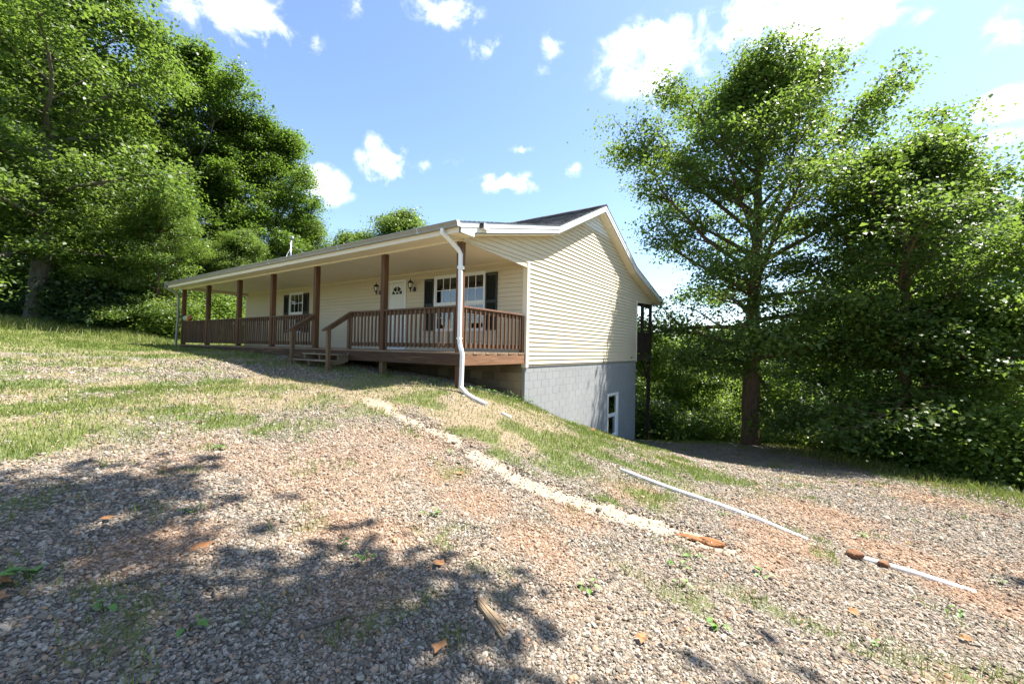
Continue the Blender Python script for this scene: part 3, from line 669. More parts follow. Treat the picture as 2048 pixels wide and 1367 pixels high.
def shutter(y0, y1, z0, z1):
    m = MB(); x0, x1 = -.055, -.018; f_ = .045
    m.box(x0, x1, y0, y0+f_, z0, z1); m.box(x0, x1, y1-f_, y1, z0, z1)
    for a, b in ((z0, z0+f_), (z1-f_, z1), ((z0+z1)/2-.04, (z0+z1)/2+.04)): m.box(x0, x1, y0+f_, y1-f_, a, b)
    s = m.build('shutter', M_shut, house); l = MB(); z = z0+f_
    while z < z1-f_-.02:
        l.add([(x0+.006, y0+f_, z), (x0+.006, y1-f_, z), (x1-.004, y1-f_, z+.036), (x1-.004, y0+f_, z+.036)], [(0, 3, 2, 1)]); z += .032
    l.build('louvre', M_shut, s)
for a, b in ((.89, 1.27), (3.20, 3.58), (9.92, 10.30), (11.38, 11.76)): shutter(a, b, .64, 2.15)
# --- front door
y0, y1, z0, z1 = 4.40, 5.30, .05, 2.235
m = MB(); m.box(-.045, .06, y0, y0+.06, z0, z1); m.box(-.045, .06, y1-.06, y1, z0, z1); m.box(-.045, .06, y0+.06, y1-.06, z1-.07, z1); m.box(-.07, .06, y0+.06, y1-.06, z0, z0+.09)
dr = m.build('door', M_white, house); dr['label'] = 'cream front door with a half-round fan light'
dl, dh = y0+.07, y1-.07; yc = (y0+y1)/2; zf = 1.80; R_ = .27
slab = MB(); poly_l = [(dl, z0+.10), (dh, z0+.10), (dh, zf), (dl, zf)]
slab.prism(poly_l, 'x', .0, .04)
arc = [(yc+R_*math.cos(a), zf+R_*math.sin(a)) for a in [math.pi*k/16 for k in range(17)]]
slab.prism([(dh, zf), (dh, z1-.075), (yc, z1-.075)]+arc[8::-1], 'x', .0, .04)
slab.prism([(yc, z1-.075), (dl, z1-.075), (dl, zf)]+arc[:7:-1], 'x', .0, .04)
slab.build('door_slab', M_door, dr)
MB().prism([(yc+(R_-.005)*math.cos(math.pi*k/16), zf+(R_-.005)*math.sin(math.pi*k/16)) for k in range(17)], 'x', .012, .02).build('pane', M_glass, dr)
MB().box(.05, .06, dl, dh, z0, z1).build('door_backing', M_dark, dr)
fan = MB()
for k in range(16):
    a0_, a1_ = math.pi*k/16, math.pi*(k+1)/16
    for (ra, rb, x_) in ((R_-.025, R_+.012, -.012), (.075, .10, -.010)):
        fan.prism([(yc+ra*math.cos(a0_), zf+ra*math.sin(a0_)), (yc+rb*math.cos(a0_), zf+rb*math.sin(a0_)), (yc+rb*math.cos(a1_), zf+rb*math.sin(a1_)), (yc+ra*math.cos(a1_), zf+ra*math.sin(a1_))], 'x', x_, .01)
for a in (math.pi/2, math.pi/2-.95, math.pi/2+.95):
    fan.bar((-.002, yc+.10*math.cos(a), zf+.10*math.sin(a)), (-.002, yc+(R_-.025)*math.cos(a), zf+(R_-.025)*math.sin(a)), .022, .016, (1, 0, 0))
fan.box(-.011, .009, yc-R_-.012, yc+R_+.012, zf-.022, zf)
fan.build('fan_grille', M_white, dr)
for (za, zb_, ya, yb) in ((.35, .95, dl+.10, yc-.05), (.35, .95, yc+.05, dh-.10), (1.08, 1.62, dl+.10, yc-.05), (1.08, 1.62, yc+.05, dh-.10)):
    MB().box(-.006, .0, ya, yb, za, zb_).build('door_panel', M_door, dr)
MB().lathe([(.026, 0), (.03, .02), (.012, .03), (.012, .045)], (0, 0, 0), 10).build('door_handle', M_galv, dr, (-.05, y0+.13, 1.0))
# --- wall lanterns beside the door
def lantern(yc):
    bp = MB(); bp.prism([(yc+.052*math.cos(a), 1.90+.075*math.sin(a)) for a in [2*math.pi*k/14 for k in range(14)]], 'x', -.045, -.016)
    ln = bp.build('wall_lantern', M_black, house); xc = -.20
    MB().tube([(-.04, yc, 1.90), (-.10, yc, 1.86), (-.16, yc, 1.855), (xc, yc, 1.88), (xc, yc, 1.93)], .011, 6).build('arm', M_black, ln)
    MB().lathe([(.012, 1.80), (.02, 1.83), (.008, 1.86), (.045, 1.915), (.06, 1.925), (.06, 1.935)], (xc, yc, 0), 6, sm=False).build('base', M_black, ln)
    MB().lathe([(.052, 1.937), (.078, 2.055)], (xc, yc, 0), 6, sm=False).build('lamp_glass', M_frost, ln)
    cg = MB()
    for k in range(6): a = 2*math.pi*k/6; cg.bar((xc+.055*math.cos(a), yc+.055*math.sin(a), 1.935), (xc+.082*math.cos(a), yc+.082*math.sin(a), 2.057), .009, .009)
    cg.build('cage', M_black, ln)
    MB().lathe([(.098, 2.058), (.095, 2.072), (.06, 2.12), (.022, 2.145), (.012, 2.15), (.014, 2.165), (.005, 2.215)], (xc, yc, 0), 6, sm=False).build('cap', M_black, ln)
lantern(5.63); lantern(4.02)
MB().box(-.03, -.016, 3.72, 3.80, .34, .46).build('outlet_cover', M_trim, house)
# --- porch ceiling, beam, soffit, roof
ce = MB().box(XF+.14, -.0, .10, LN-.10, 2.425, 2.45).build('porch_ceiling', M_ceil, house)
n = 50; wdt = (LN-.2)/n
pme = MB(); a = .0
for q in range(3): pme.prism([(a+q*wdt/3+.004, .004), (a+(q+1)*wdt/3-.010, .004), (a+(q+1)*wdt/3-.004, .011), (a+(q+1)*wdt/3, .011), (a+(q+1)*wdt/3, .018), (a+q*wdt/3, .018), (a+q*wdt/3, .008)], 'x', 0, -XF-.141)
pme = pme.mesh('ceiling_panel', M_ceil)
for k in range(n): put('ceiling_panel', pme, ce, (XF+.14, .10+k*wdt, 2.407))
MB().box(-.025, -.002, .10, LN-.10, 2.372, 2.405).build('frieze_trim', M_trim, house)
MB().box(XF, XF+.138, .101, LN-.101, SOFZ, 2.44).build('porch_beam', M_trim, house)
MB().box(XF+.14, -.02, LN-.24, LN-.102, SOFZ+.002, 2.404).build('end_beam', M_side, house)
MB().box(XF+.002, -.002, .0045, .098, SOFZ-.012, SOFZ-.001).build('beam_underside', M_trim, house)
XE = -2.82; YE = -.30; YE2 = LN+.30
MB().box(XE+.02, XF-.0, YE+.02, YE2-.02, 2.345, 2.362).build('eave_soffit', M_ceil, house)
MB().box(XE, XE+.02, YE, YE2, 2.343, 2.53).build('eave_fascia', M_trim, house)
MB().box(2*RIDGE-XE-.02, 2*RIDGE-XE, YE, YE2, 2.343, 2.53).build('eave_fascia', M_white, house)
MB().box(2*RIDGE-XF, 2*RIDGE-XE-.02, YE+.02, YE2-.02, 2.345, 2.362).build('eave_soffit', M_ceil, house)
XB0, XB1 = RIDGE-3.19, RIDGE+3.19; XE2 = 2*RIDGE-XE
def lineq(pts, off): return [(x, z+off) for x, z in pts]
TOP = [(XE-.03, rooft(XE-.03)), (XB0, rooft(XB0)), (RIDGE, rooft(RIDGE)), (XB1, rooft(XB1)), (XE2+.03, rooft(XE2+.03))]
def strip(pts, o0, o1, y0, y1, name, mat, par=house):
    m = MB()
    for (a, b) in zip(pts[:-1], pts[1:]): m.prism([(a[0], a[1]+o0), (b[0], b[1]+o0), (b[0], b[1]+o1), (a[0], a[1]+o1)], 'y', y0, y1)
    return m.build(name, mat, par)
deck_ = strip(TOP, -.065, -.03, YE-.012, YE2+.012, 'roof', M_galv)
FAS = [(XE, rooft(XE)), (XB0, rooft(XB0)), (RIDGE, rooft(RIDGE)), (XB1, rooft(XB1)), (XE2, rooft(XE2))]
for y_, s_ in ((YE, 1), (YE2, -1)):
    ya, yb = sorted((y_, y_+s_*.022)); yc_, yd = sorted((y_-s_*.012, y_-s_*.001))
    strip(FAS, -.235, -.068, ya, yb, 'rake_fascia', M_white)
    strip(FAS, -.13, -.066, yc_, yd, 'rake_trim', M_white)
    ye, yf = sorted((y_+s_*.024, y_+s_*.30-s_*.002))
    strip([(XF-.0, rake(XF)), (XB0, rake(XB0)), (RIDGE, rake(RIDGE)), (XB1, rake(XB1)), (2*RIDGE-XF, rake(XF))], .002, .02, ye, yf, 'rake_soffit', M_ceil)
# boxed eave return at the near corner
MB().prism([(XE, 2.343), (XE+.42, 2.343), (XE+.42, 2.343+.10), (XE, rooft(XE)-.236)], 'y', YE+.0, YE+.02).build('eave_return', M_white, house)
MB().box(XE+.40, XE+.42, YE+.021, -.02, 2.3425, 2.45).build('eave_return', M_trim, house)
# shingle courses
def shingles(x0, x1, n):
    sl_ = rooft
    for k in range(n):
        a = x0+(x1-x0)*k/n; b = x0+(x1-x0)*(k+1)/n+.012*(1 if x1 > x0 else -1); t = .0
        za, zb_ = sl_(a)-.029, sl_(b)-.029
        m = MB(); m.add([(a, YE-.02, za), (b, YE-.02, zb_), (b, YE2+.02, zb_), (a, YE2+.02, za), (a, YE-.02, za+.022), (b, YE-.02, zb_+.008), (b, YE2+.02, zb_+.008), (a, YE2+.02, za+.022)],
              [(0, 3, 2, 1), (4, 5, 6, 7), (0, 1, 5, 4), (1, 2, 6, 5), (2, 3, 7, 6), (3, 0, 4, 7)] if x1 > x0 else [(1, 2, 3, 0), (7, 6, 5, 4), (4, 5, 1, 0), (5, 6, 2, 1), (6, 7, 3, 2), (7, 4, 0, 3)])
        m.build('shingle_course', M_shing, deck_)
shingles(XE-.035, XB0, 28); shingles(XB0, RIDGE, 25); shingles(XE2+.035, XB1, 28); shingles(XB1, RIDGE, 25)
MB().prism([(RIDGE-.13, rooft(RIDGE-.13)-.018), (RIDGE, rooft(RIDGE)-.018), (RIDGE+.13, rooft(RIDGE+.13)-.018), (RIDGE+.13, rooft(RIDGE+.13)-.004), (RIDGE, rooft(RIDGE)+.006), (RIDGE-.13, rooft(RIDGE-.13)-.004)], 'y', YE-.025, YE2+.025).build('ridge_cap', M_shing, deck_)
# gutter (K-style) and its hangers, seams
gx = XE-.001
prof = [(gx-.105, 2.545), (gx-.112, 2.545), (gx-.112, 2.525), (gx-.10, 2.505), (gx-.085, 2.47), (gx-.082, 2.44), (gx, 2.44), (gx, 2.446), (gx-.077, 2.446), (gx-.079, 2.472), (gx-.094, 2.508), (gx-.105, 2.528)]
gut = MB(); 
for i in range(len(prof)):
    a, b = prof[i], prof[(i+1) % len(prof)]; gut.add([(a[0], YE-.01, a[1]), (b[0], YE-.01, b[1]), (b[0], YE2, b[1]), (a[0], YE2, a[1])], [(0, 1, 2, 3)])
gt = gut.build('gutter', M_gut, house)
for y_ in (YE-.014, YE2): MB().prism([(gx-.114, 2.547), (gx-.114, 2.525), (gx-.10, 2.50), (gx-.084, 2.437), (gx, 2.437), (gx, 2.547)], 'y', y_, y_+.006).build('end_cap', M_white if y_ < 0 else M_gut, gt)
for y_ in (.75, 3.5, 6.9, 10.4, 13.6): MB().prism([(gx-.116, 2.549), (gx-.116, 2.523), (gx-.104, 2.502), (gx-.089, 2.468), (gx-.086, 2.436), (gx, 2.436), (gx, 2.4395), (gx-.0825, 2.4395), (gx-.0855, 2.469), (gx-.1005, 2.504), (gx-.1125, 2.524), (gx-.1125, 2.549)], 'y', y_, y_+.045).build('seam_clip', M_galv, gt)
SEC = [(-1, -.72), (-.8, -.9), (.8, -.9), (1, -.72), (1, .72), (.8, .9), (-.8, .9), (-1, .72)]
def spout(pts, name='downspout', mat=M_white):
    o_ = MB().tube(pts, .036, sect=SEC, sm=False).build(name, mat, house); return o_
ds = spout([(-2.89, .10, 2.445), (-2.89, .09, 2.36), (-2.80, .06, 2.30), (-2.56, -.02, 2.10), (-2.50, -.035, 2.02), (-2.49, -.04, 1.2), (-2.49, -.045, .32), (-2.50, -.07, .22), (-2.55, -.16, .10), (-2.56, -.19, .02), (-2.58, -.20, -.40), (-2.60, -.21, -.66)])
MB().box(-2.545, -2.435, -.085, .004, 1.72, 1.78).build('spout_strap', M_white, ds); MB().box(-2.535, -2.445, -.083, -.003, .33, .36).build('spout_strap', M_white, ds)
gy = [(-2.60, -.20), (-2.66, -.42), (-2.72, -.64), (-2.73, -.95)]
spout([(-2.60, -.21, gz1(-2.60, -.21)+.10)]+[(a, b, gz1(a, b)+.03) for a, b in gy[1:]], 'drain_elbow', M_pipe)
spout([(-2.89, 15.50, 2.445), (-2.89, 15.48, 2.36), (-2.70, 15.40, 2.24), (-2.52, 15.32, 2.12), (-2.50, 15.31, 1.9), (-2.50, 15.33, 1.0), (-2.52, 15.38, .02)], 'downspout', M_gut)
# service mast at the far gable, small roof vent, small panel light on the rake
MB().tube([(2.0, LN+.12, 2.0), (2.0, LN+.12, 5.45)], .045, 8).tube([(2.0, LN+.12, 5.40), (2.0, LN+.02, 5.50), (2.0, LN-.08, 5.42)], .06, 8).build('service_mast', M_galv, house)
MB().tube([(2.0, LN+.12, 5.1), (2.9, LN-1.0, rooft(2.9))], .010, 5).tube([(2.0, LN+.12, 5.0), (1.2, LN-.3, rooft(1.2))], .008, 5).build('mast_guy', M_galv, house)
MB().prism([(14.6, 3.10), (15.2, 3.10), (15.15, 3.30), (14.9, 3.36), (14.65, 3.30)], 'x', -.55, -.15).build('roof_vent', M_white, house)
fx_ = MB(); fx_.add([(-2.26, -.318, 2.545), (-2.00, -.318, 2.545), (-2.00, -.318, 2.655), (-2.26, -.318, 2.655), (-2.27, -.43, 2.53), (-2.01, -.36, 2.53), (-2.01, -.36, 2.64), (-2.27, -.43, 2.64)], [(0, 3, 2, 1), (4, 5, 6, 7), (0, 1, 5, 4), (1, 2, 6, 5), (2, 3, 7, 6)]).add([(-2.26, -.318, 2.545), (-2.26, -.318, 2.655), (-2.27, -.43, 2.64), (-2.27, -.43, 2.53)], [(0, 3, 2, 1)], 1)
fbx = fx_.build('eave_light_panel', [M_white, M_black], house); fbx['label'] = 'small white panel light on the white rake board'
for k, (u, v) in enumerate([(.2, .72), (.38, .70), (.56, .68), (.74, .66), (.22, .45), (.40, .42), (.58, .42), (.84, .22)]):
    c_ = Vector((-2.27+.26*u, -.43+.07*u-.002, 2.53+.11*v)); MB().box(c_.x-.007, c_.x+.007, c_.y-.003, c_.y+.001, c_.z-.007, c_.z+.007).build('light_dot', M_galv if k < 7 else M_black, fbx)
# --- porch deck
dk = MB(); dk.box(-.06, -.022, .04, LN-.04, -.20, .028); 
for j in range(26): yj = .35+j*.58; dk.box(XF+.04, -.06, yj, yj+.038, -.19, .027)
pd = dk.build('porch_deck', M_stepz, house)
nb = 17; bw = (D-.02)/nb
for k in range(nb):
    x0 = XF-.012+k*bw; MB().cbox(x0, x0+bw-.008, -.012+.006*((k*7) % 3), LN, .032, .070, 'y', .004).build('deck_board', M_deck, pd)
MB().box(XF, XF+.038, .0, LN, -.20, .0305).build('rim_board', M_wy, pd)
MB().box(XF+.039, -.02, .0, .038, -.20, .0305).build('rim_board', M_wx, pd)
MB().box(XF+.039, -.02, LN-.038, LN, -.20, .0305).build('rim_board', M_wx, pd)
PY = [.085, 2.47, 5.36, 7.78, 10.10, 12.70, 15.155]; ps_ = .066
for y_ in PY: MB().cbox(XF+.006, XF+.006+2*ps_, y_-ps_, y_+ps_, .071, SOFZ, 'z', .008).build('porch_post', M_post, house)
for y_ in (.03, 2.44, 4.15, 7.8, 10.1): MB().cbox(XF+.05, XF+.18, y_+.01, y_+.14, gz1(XF+.1, y_)-.3, -.202, 'z', .006).build('deck_support_post', M_stepz if y_ > 1 else M_post, house)
# --- railings
def railing(p, q, face, par=house, zc=1.015, zd=.07, m_cap=None, m_bal=None, step=.14, sub=None):
    p = Vector((p[0], p[1], 0)); q = Vector((q[0], q[1], 0)); d = (q-p); L_ = d.length; d.normalize(); f_ = Vector((face[0], face[1], 0))
    ax = 'y' if abs(d.y) > .5 else 'x'; mc = m_cap or (M_raily if ax == 'y' else M_railx); mb_ = m_bal or M_rail
    def bx(a0, a1, o0, o1, z0, z1): 
        P = [p+d*a0+f_*o0, p+d*a1+f_*o1]; xs = sorted((P[0].x, P[1].x)); ys = sorted((P[0].y, P[1].y)); return MB().cbox(xs[0], xs[1], ys[0], ys[1], z0+zd-.07, z1+zd-.07, ax, .004)
    rr = bx(0, L_, -.045, -.006, .885, .974).build('railing', mc, par)
    bx(0, L_, -.07, .05, .976, zc).build('cap_rail', mc, rr); bx(0, L_, -.045, -.006, .16, .25).build('bottom_rail', mc, rr)
    n_ = max(2, int(round(L_/step))); bme = MB().cbox(-.019, .019, -.019, .019, .145, .974, 'z', .004).mesh('baluster', mb_)
    for k in range(n_):
        c_ = p+d*(L_*(k+.5)/n_)+f_*.0145; o_ = put('baluster', bme, rr, (c_.x, c_.y, zd-.07)); o_.rotation_euler = (rngc.uniform(-.006, .006), rngc.uniform(-.006, .006), 0)
    return rr
xr_ = XF+.065
for i in range(6):
    a, b = PY[i]+ps_+.002, PY[i+1]-ps_-.002
    if i == 1: b = 3.80-.05
    railing((xr_, a), (xr_, b), (-1, 0))
MB().cbox(xr_-.045, xr_+.045, 3.752, 3.842, .071, .975, 'z', .005).build('newel_post', M_rail, house)
railing((XF+.14, .075), (-.115, .075), (0, -1), step=.155)
MB().cbox(-.112, -.024, .03, .118, .071, .975, 'z', .005).build('rail_end_post', M_rail, house)
railing((XF+.14, LN-.075), (-.05, LN-.075), (0, 1), step=.155)
# --- steps
stp = None
for y_ in (3.74, 4.55, 5.26):
    st_ = MB().prism([(-2.42, -.02), (-2.42, -.24), (-2.62, -.30), (-2.98, -.34), (-2.98, -.245), (-2.70, -.245), (-2.70, -.095), (-2.44, -.095)], 'y', y_-.019, y_+.019)
    if stp is None: stp = st_.build('porch_steps', M_step, house)
    else: st_.build('stringer', M_step, stp)
for (xa, xb, z_) in ((-2.72, -2.435, -.056), (-3.01, -2.715, -.206)):
    for h_ in (0, 1): a = xa+(xb-xa)*h_/2; MB().cbox(a, a+(xb-xa)/2-.006, 3.66, 5.33, z_-.036, z_, 'y', .004).build('tread', M_step, stp)
for y_ in (3.74, 5.28):
    g_ = gz1(-2.98, y_); s_ = 1 if y_ > 4.5 else -1
    MB().cbox(-3.03, -2.945, y_+s_*.06-.044, y_+s_*.06+.044, g_-.2, .575, 'z', .005).build('handrail_post', M_stepz, stp)
    MB().bar((-3.14, y_+s_*.06, .50), (XF+.02, y_+s_*.06, 1.0), .10, .036).build('handrail', M_rail, stp)
    MB().bar((-3.0, y_+s_*.06, .53), (XF+.05, y_+s_*.06, .945), .036, .085).build('handrail_support', M_rail, stp)
# --- basement window in the gable foundation
a, b, c, d_ = BW_
m = MB(); t = .07
m.box(a, a+t, -.012, .15, c, d_); m.box(b-t, b, -.012, .15, c, d_); m.box(a+t, b-t, -.012, .15, d_-t, d_); m.box(a+t, b-t, -.02, .15, c, c+t)
bwn = m.build('basement_window', M_white, house); zm = (c+d_)/2
MB().box(a+t, b-t, .03, .10, zm-.03, zm+.03).build('meeting_rail', M_white, bwn)
for (s0, s1, yo) in ((zm+.03, d_-t, .05), (c+t, zm-.03, .08)):
    fr = MB(); f_ = .04; fr.box(a+t, a+t+f_, yo-.015, yo+.02, s0, s1); fr.box(b-t-f_, b-t, yo-.015, yo+.02, s0, s1); fr.box(a+t+f_, b-t-f_, yo-.015, yo+.02, s1-f_, s1); fr.box(a+t+f_, b-t-f_, yo-.015, yo+.02, s0, s0+f_); fr.build('sash', M_white, bwn)
    MB().box(a+t+f_, b-t-f_, yo, yo+.004, s0+f_, s1-f_).build('pane', M_glass, bwn)
bm_ = MB()
for k in range(int((d_-zm-.1)/.045)): z = d_-t-.06-k*.045; bm_.add([(a+.1, .125, z-.015), (b-.1, .125, z-.015), (b-.1, .15, z+.012), (a+.1, .15, z+.012)], [(0, 1, 2, 3)])
bm_.build('blind', M_blind, bwn)
MB().box(a, b, .30, .32, c-.1, d_+.1).build('window_backing', M_dark, bwn)
# --- rear porch at the back corner
rp = MB(); rp.box(W+.02, XR, .0, .04, -.225, -.012); rp.box(XR-.04, XR, .041, LN, -.225, -.012)
rpo = rp.build('rear_porch', M_dkwood, house)
for k in range(15): x0 = W+.02+k*.146; MB().box(x0, x0+.138, .0, LN, -.010, .028).build('deck_board', M_dkwood, rpo)
MB().box(W+.005, XR, .1, LN-.1, 2.30, 2.32).build('rear_ceiling', M_ceil, house)
RPY = [.07, 3.1, 6.15, 9.2, 12.25, 15.17]
for x_, y_ in [(9.42, .07)]+[(XR-.075, y_) for y_ in RPY]: MB().cbox(x_-.06, x_+.06, y_-.06, y_+.06, .029, SOFZ-.012, 'z', .006).build('rear_porch_post', M_dkwood, house)
MB().box(W+.02, XR, .10, .135, 2.11, SOFZ-.001).build('header_board', M_dkwood, house)
railing((W+.03, .075), (9.36, .075), (0, -1), zd=.028, m_cap=M_dkwood, m_bal=M_dkwood, step=.13); railing((9.48, .075), (XR-.136, .075), (0, -1), zd=.028, m_cap=M_dkwood, m_bal=M_dkwood, step=.13)
for a, b in zip(RPY[:-1], RPY[1:]): railing((XR-.075, a+.061), (XR-.075, b-.061), (1, 0), zd=.028, m_cap=M_dkwood, m_bal=M_dkwood, step=.16)
for y_ in (.10, 5.1, 10.1, 15.1): MB().cbox(XR-.19, XR-.05, y_-.07, y_+.07, gz1(XR-.12, y_)-.3, -.226, 'z', .006).build('rear_support_post', M_dkwood, house)
MB().bar((W+.01, .10, -.42), (XR-.16, .10, -1.10), .04, .09).build('brace', M_dkwood, house)
MB().bar((9.75, .17, -.24), (XR-.12, .17, -.98), .04, .09).build('brace', M_dkwood, house)
# ------------------------------------------------------------------ trees
def leaves_mesh(name, C, Dn, rng, per, leaf, sig, mat, flat=.42, lean_up=.9):
    # C: cluster centres, Dn: outward directions; every leaf a folded rhombus of its own
    n = len(C)*per; ci = np.repeat(np.arange(len(C)), per)
    off = rng.normal(0, 1, (n, 3))*np.array([sig, sig, sig*flat]); rr = np.linalg.norm(off[:, :2], axis=1)
    off[:, 2] -= .22*rr                                     # sprays droop at their rims
    s = rng.uniform(.75, 1.3, len(C))[ci][:, None]
    P = C[ci]+off*s
    N = rng.normal(0, .55, (n, 3)); N[:, 2] += lean_up; N += .35*Dn[ci]; N /= np.linalg.norm(N, axis=1)[:, None]
    A = rng.normal(0, 1, (n, 3)); A[:, 2] -= .35; A -= (A*N).sum(1)[:, None]*N; A /= np.linalg.norm(A, axis=1)[:, None]+1e-9
    B = np.cross(N, A); L = (leaf*np.exp(rng.normal(0, .25, n)))[:, None]
    v0 = P-A*L*.5; v1 = P+B*L*.42+N*L*.10-A*L*.05; v2 = P+A*L*.55-N*L*.10; v3 = P-B*L*.42+N*L*.10-A*L*.05
    V = np.stack([v0, v1, v2, v3], 1).reshape(-1, 3); F = np.arange(n*4).reshape(n, 4)
    tint = np.clip(.5+.26*rng.normal(0, 1, len(C))[ci]*.6+.2*rng.normal(0, 1, n), 0, 1)
    return np_mesh(name, V, F, mat, face_attr={'tint': tint})
def grow(seed, H, hb, R, trunk_r, nprim, nleaf, leaf, mat, barkm, env, lean=(0, 0), sec=7, ter=5, sig=.42, top=.94, angle=(1.25, .45), offset=(0, 0), tmin=.22, azfac=None, hpow=.9, inner=0):
    rng = np.random.default_rng(seed); m = MB()
    nt_ = 9; wob = np.cumsum(rng.normal(0, .05, (nt_, 2)), axis=0)*(H/15)
    tp = [Vector((wob[i][0]*(i > 0)+lean[0]*(i/(nt_-1))**1.5, wob[i][1]*(i > 0)+lean[1]*(i/(nt_-1))**1.5, -.35+(H*top+.35)*i/(nt_-1))) for i in range(nt_)]
    tr = [trunk_r*(1.28 if i == 0 else 1.0)*(1-.86*(i/(nt_-1))**1.15)+.02 for i in range(nt_)]
    # root flare ring
    tp.insert(1, tp[0].lerp(tp[1], .28)); tr.insert(1, trunk_r*1.02)
    m.tube(tp, tr, 12)
    def trunk_at(h):
        for a, b in zip(tp[:-1], tp[1:]):
            if a.z <= h <= b.z: return a.lerp(b, (h-a.z)/(b.z-a.z))
        return tp[-1].copy()
    C, Dn = [], []
    for k in range(nprim):
        f = (k+.5+rng.uniform(-.3, .3))/nprim; h0 = hb*.85+(H*top*.95-hb*.85)*f**hpow
        az = k*2.39996+rng.uniform(-.45, .45); inc = angle[0]+(angle[1]-angle[0])*f+rng.uniform(-.12, .12)      # from vertical
        st = trunk_at(h0); hd = Vector((math.cos(az), math.sin(az), 0))
        t_end = min(1., max(0., (h0-hb)/(H-hb)+.18)); Rr = R*env(t_end)*rng.uniform(.78, 1.12)*(azfac(az % (2*math.pi), f) if azfac else 1)
        L = max(.8, min(Rr/max(.45, math.sin(inc)), 1.02*(H-h0)/max(.25, math.cos(inc)))); d = (hd*math.sin(inc)+Vector((0, 0, math.cos(inc))))
        pts = [st]; npt = 7
        for i in range(npt):
            d = (d+Vector((rng.normal(0, .11), rng.normal(0, .11), rng.normal(.02, .07)-(.05 if f < .3 else -.02)))).normalized(); pts.append(pts[-1]+d*(L/npt))
        lim = (H-.2); pts = [Vector((p.x, p.y, min(p.z, lim))) for p in pts]
        r0 = max(.03, trunk_r*.42*(1-.6*f)); m.tube(pts, [r0*(1-.85*i/npt)+.008 for i in range(npt+1)], 6, caps=False)
        for j in range(sec):
            t = tmin+(1-tmin)*(j+rng.uniform(.1, .9))/sec; q = t*npt; i = min(int(q), npt-1); b = pts[i].lerp(pts[i+1], q-i)
            fd = (pts[i+1]-pts[i]).normalized(); side = fd.cross(Vector((0, 0, 1))).normalized()*(1 if j % 2 else -1)
            d2 = (fd*rng.uniform(.35, .8)+side*rng.uniform(.5, 1.0)+Vector((0, 0, rng.uniform(-.22, .55)))).normalized()
            l2 = L*rng.uniform(.22, .42)*(1.15-.55*t)+.35; p2 = [b]
            for i2 in range(4): d2 = (d2+Vector((rng.normal(0, .16), rng.normal(0, .16), rng.normal(.0, .10)))).normalized(); p2.append(p2[-1]+d2*(l2/4))
            m.tube(p2, [r0*.38*(1-.85*i2/4)+.005 for i2 in range(5)], 4, caps=False)
            for u in range(ter):
                w_ = .25+.75*(u+rng.random())/ter; q2 = w_*4; i2 = min(int(q2), 3); c = p2[i2].lerp(p2[i2+1], q2-i2)
                o3 = Vector((rng.normal(0, 1), rng.normal(0, 1), rng.normal(0, .55))).normalized()*rng.uniform(.1, .75)*max(.5, R/7)
                c = c+o3; C.append(c); Dn.append((c-Vector((st.x, st.y, c.z))).normalized())
        for u in range(5): c = pts[-1]+Vector((rng.normal(0, .3), rng.normal(0, .3), rng.normal(-.1, .2))); C.append(c); Dn.append(d)
        for u in range(3): c = pts[-2]+Vector((rng.normal(0, .35), rng.normal(0, .35), rng.normal(0, .2))); C.append(c); Dn.append(d)
    for u in range(int(8+nprim*.6)):       # leaves round the leader
        c = trunk_at(H*top*(.72+.28*rng.random()))+Vector((rng.normal(0, .13*R), rng.normal(0, .13*R), rng.uniform(-.1, .06*H*(1-top)/.06*.6)))
        C.append(c); Dn.append(Vector((c.x, c.y, 1)).normalized())
    for u in range(inner):      # sprouts close to the trunk
        a = rng.uniform(0, 6.28); c = trunk_at(hb+.4+rng.random()**1.3*H*.45); q = rng.uniform(.5, 2.6); c = c+Vector((q*math.cos(a), q*math.sin(a), rng.uniform(-.5, .3))); C.append(c); Dn.append(Vector((math.cos(a), math.sin(a), .3)))
    C = np.array([tuple(c) for c in C]); Dn = np.array([tuple(d) for d in Dn])
    ox = np.clip((C[:, 2]-hb*.6)/(H*.5), 0, 1)[:, None]; C[:, :2] += ox*np.array(offset)
    m.v = [(a+offset[0]*min(1, max(0, (c-hb*.6)/(H*.5))), b+offset[1]*min(1, max(0, (c-hb*.6)/(H*.5))), c) for a, b, c in m.v]
    per = max(4, int(nleaf/len(C)))
    return m.mesh('trunk', barkm), leaves_mesh('crown', C, Dn, rng, per, leaf, sig, mat), per*len(C)
def env_round(t): return max(.12, math.sqrt(max(0, 1-((t-.38)/.64)**2)))
def env_oval(t): return max(.14, (1-abs(t-.35)/.68)**.6 if abs(t-.35) < .68 else .14)
def env_tall(t): return max(.18, math.sqrt(max(0, 1-((t-.45)/.6)**2))*.95)
V_maple = grow(11, 16.6, 3.4, 6.8, .33, 36, 118000, .120, M_leaf_a, M_bark, env_round, sec=7, ter=5, sig=.40, offset=(1.9, .1), angle=(1.45, .4), hpow=1.1, tmin=.16, azfac=lambda a, f: .66 if 2.75 < a < 4.6 else (.55 if f < .35 and 1.7 < a < 2.8 else (.7 if f > .45 and 4.2 < a < 5.3 else 1.0)))
V_broad = grow(23, 18.5, 2.5, 7.0, .33, 34, 120000, .140, M_leaf_a, M_bark_g, env_oval, sec=7, ter=5, sig=.42, angle=(1.62, .4), tmin=.1, inner=170)
V_tall = grow(37, 19.0, 3.5, 3.9, .28, 30, 80000, .140, M_leaf_b, M_bark_g, env_tall, sec=6, ter=5, sig=.42, angle=(1.2, .35))
V_mid = grow(41, 11.0, 1.4, 4.3, .17, 26, 72000, .108, M_leaf_a, M_bark, env_oval, sec=8, ter=4, sig=.34, angle=(1.6, .45), tmin=.12, inner=50)
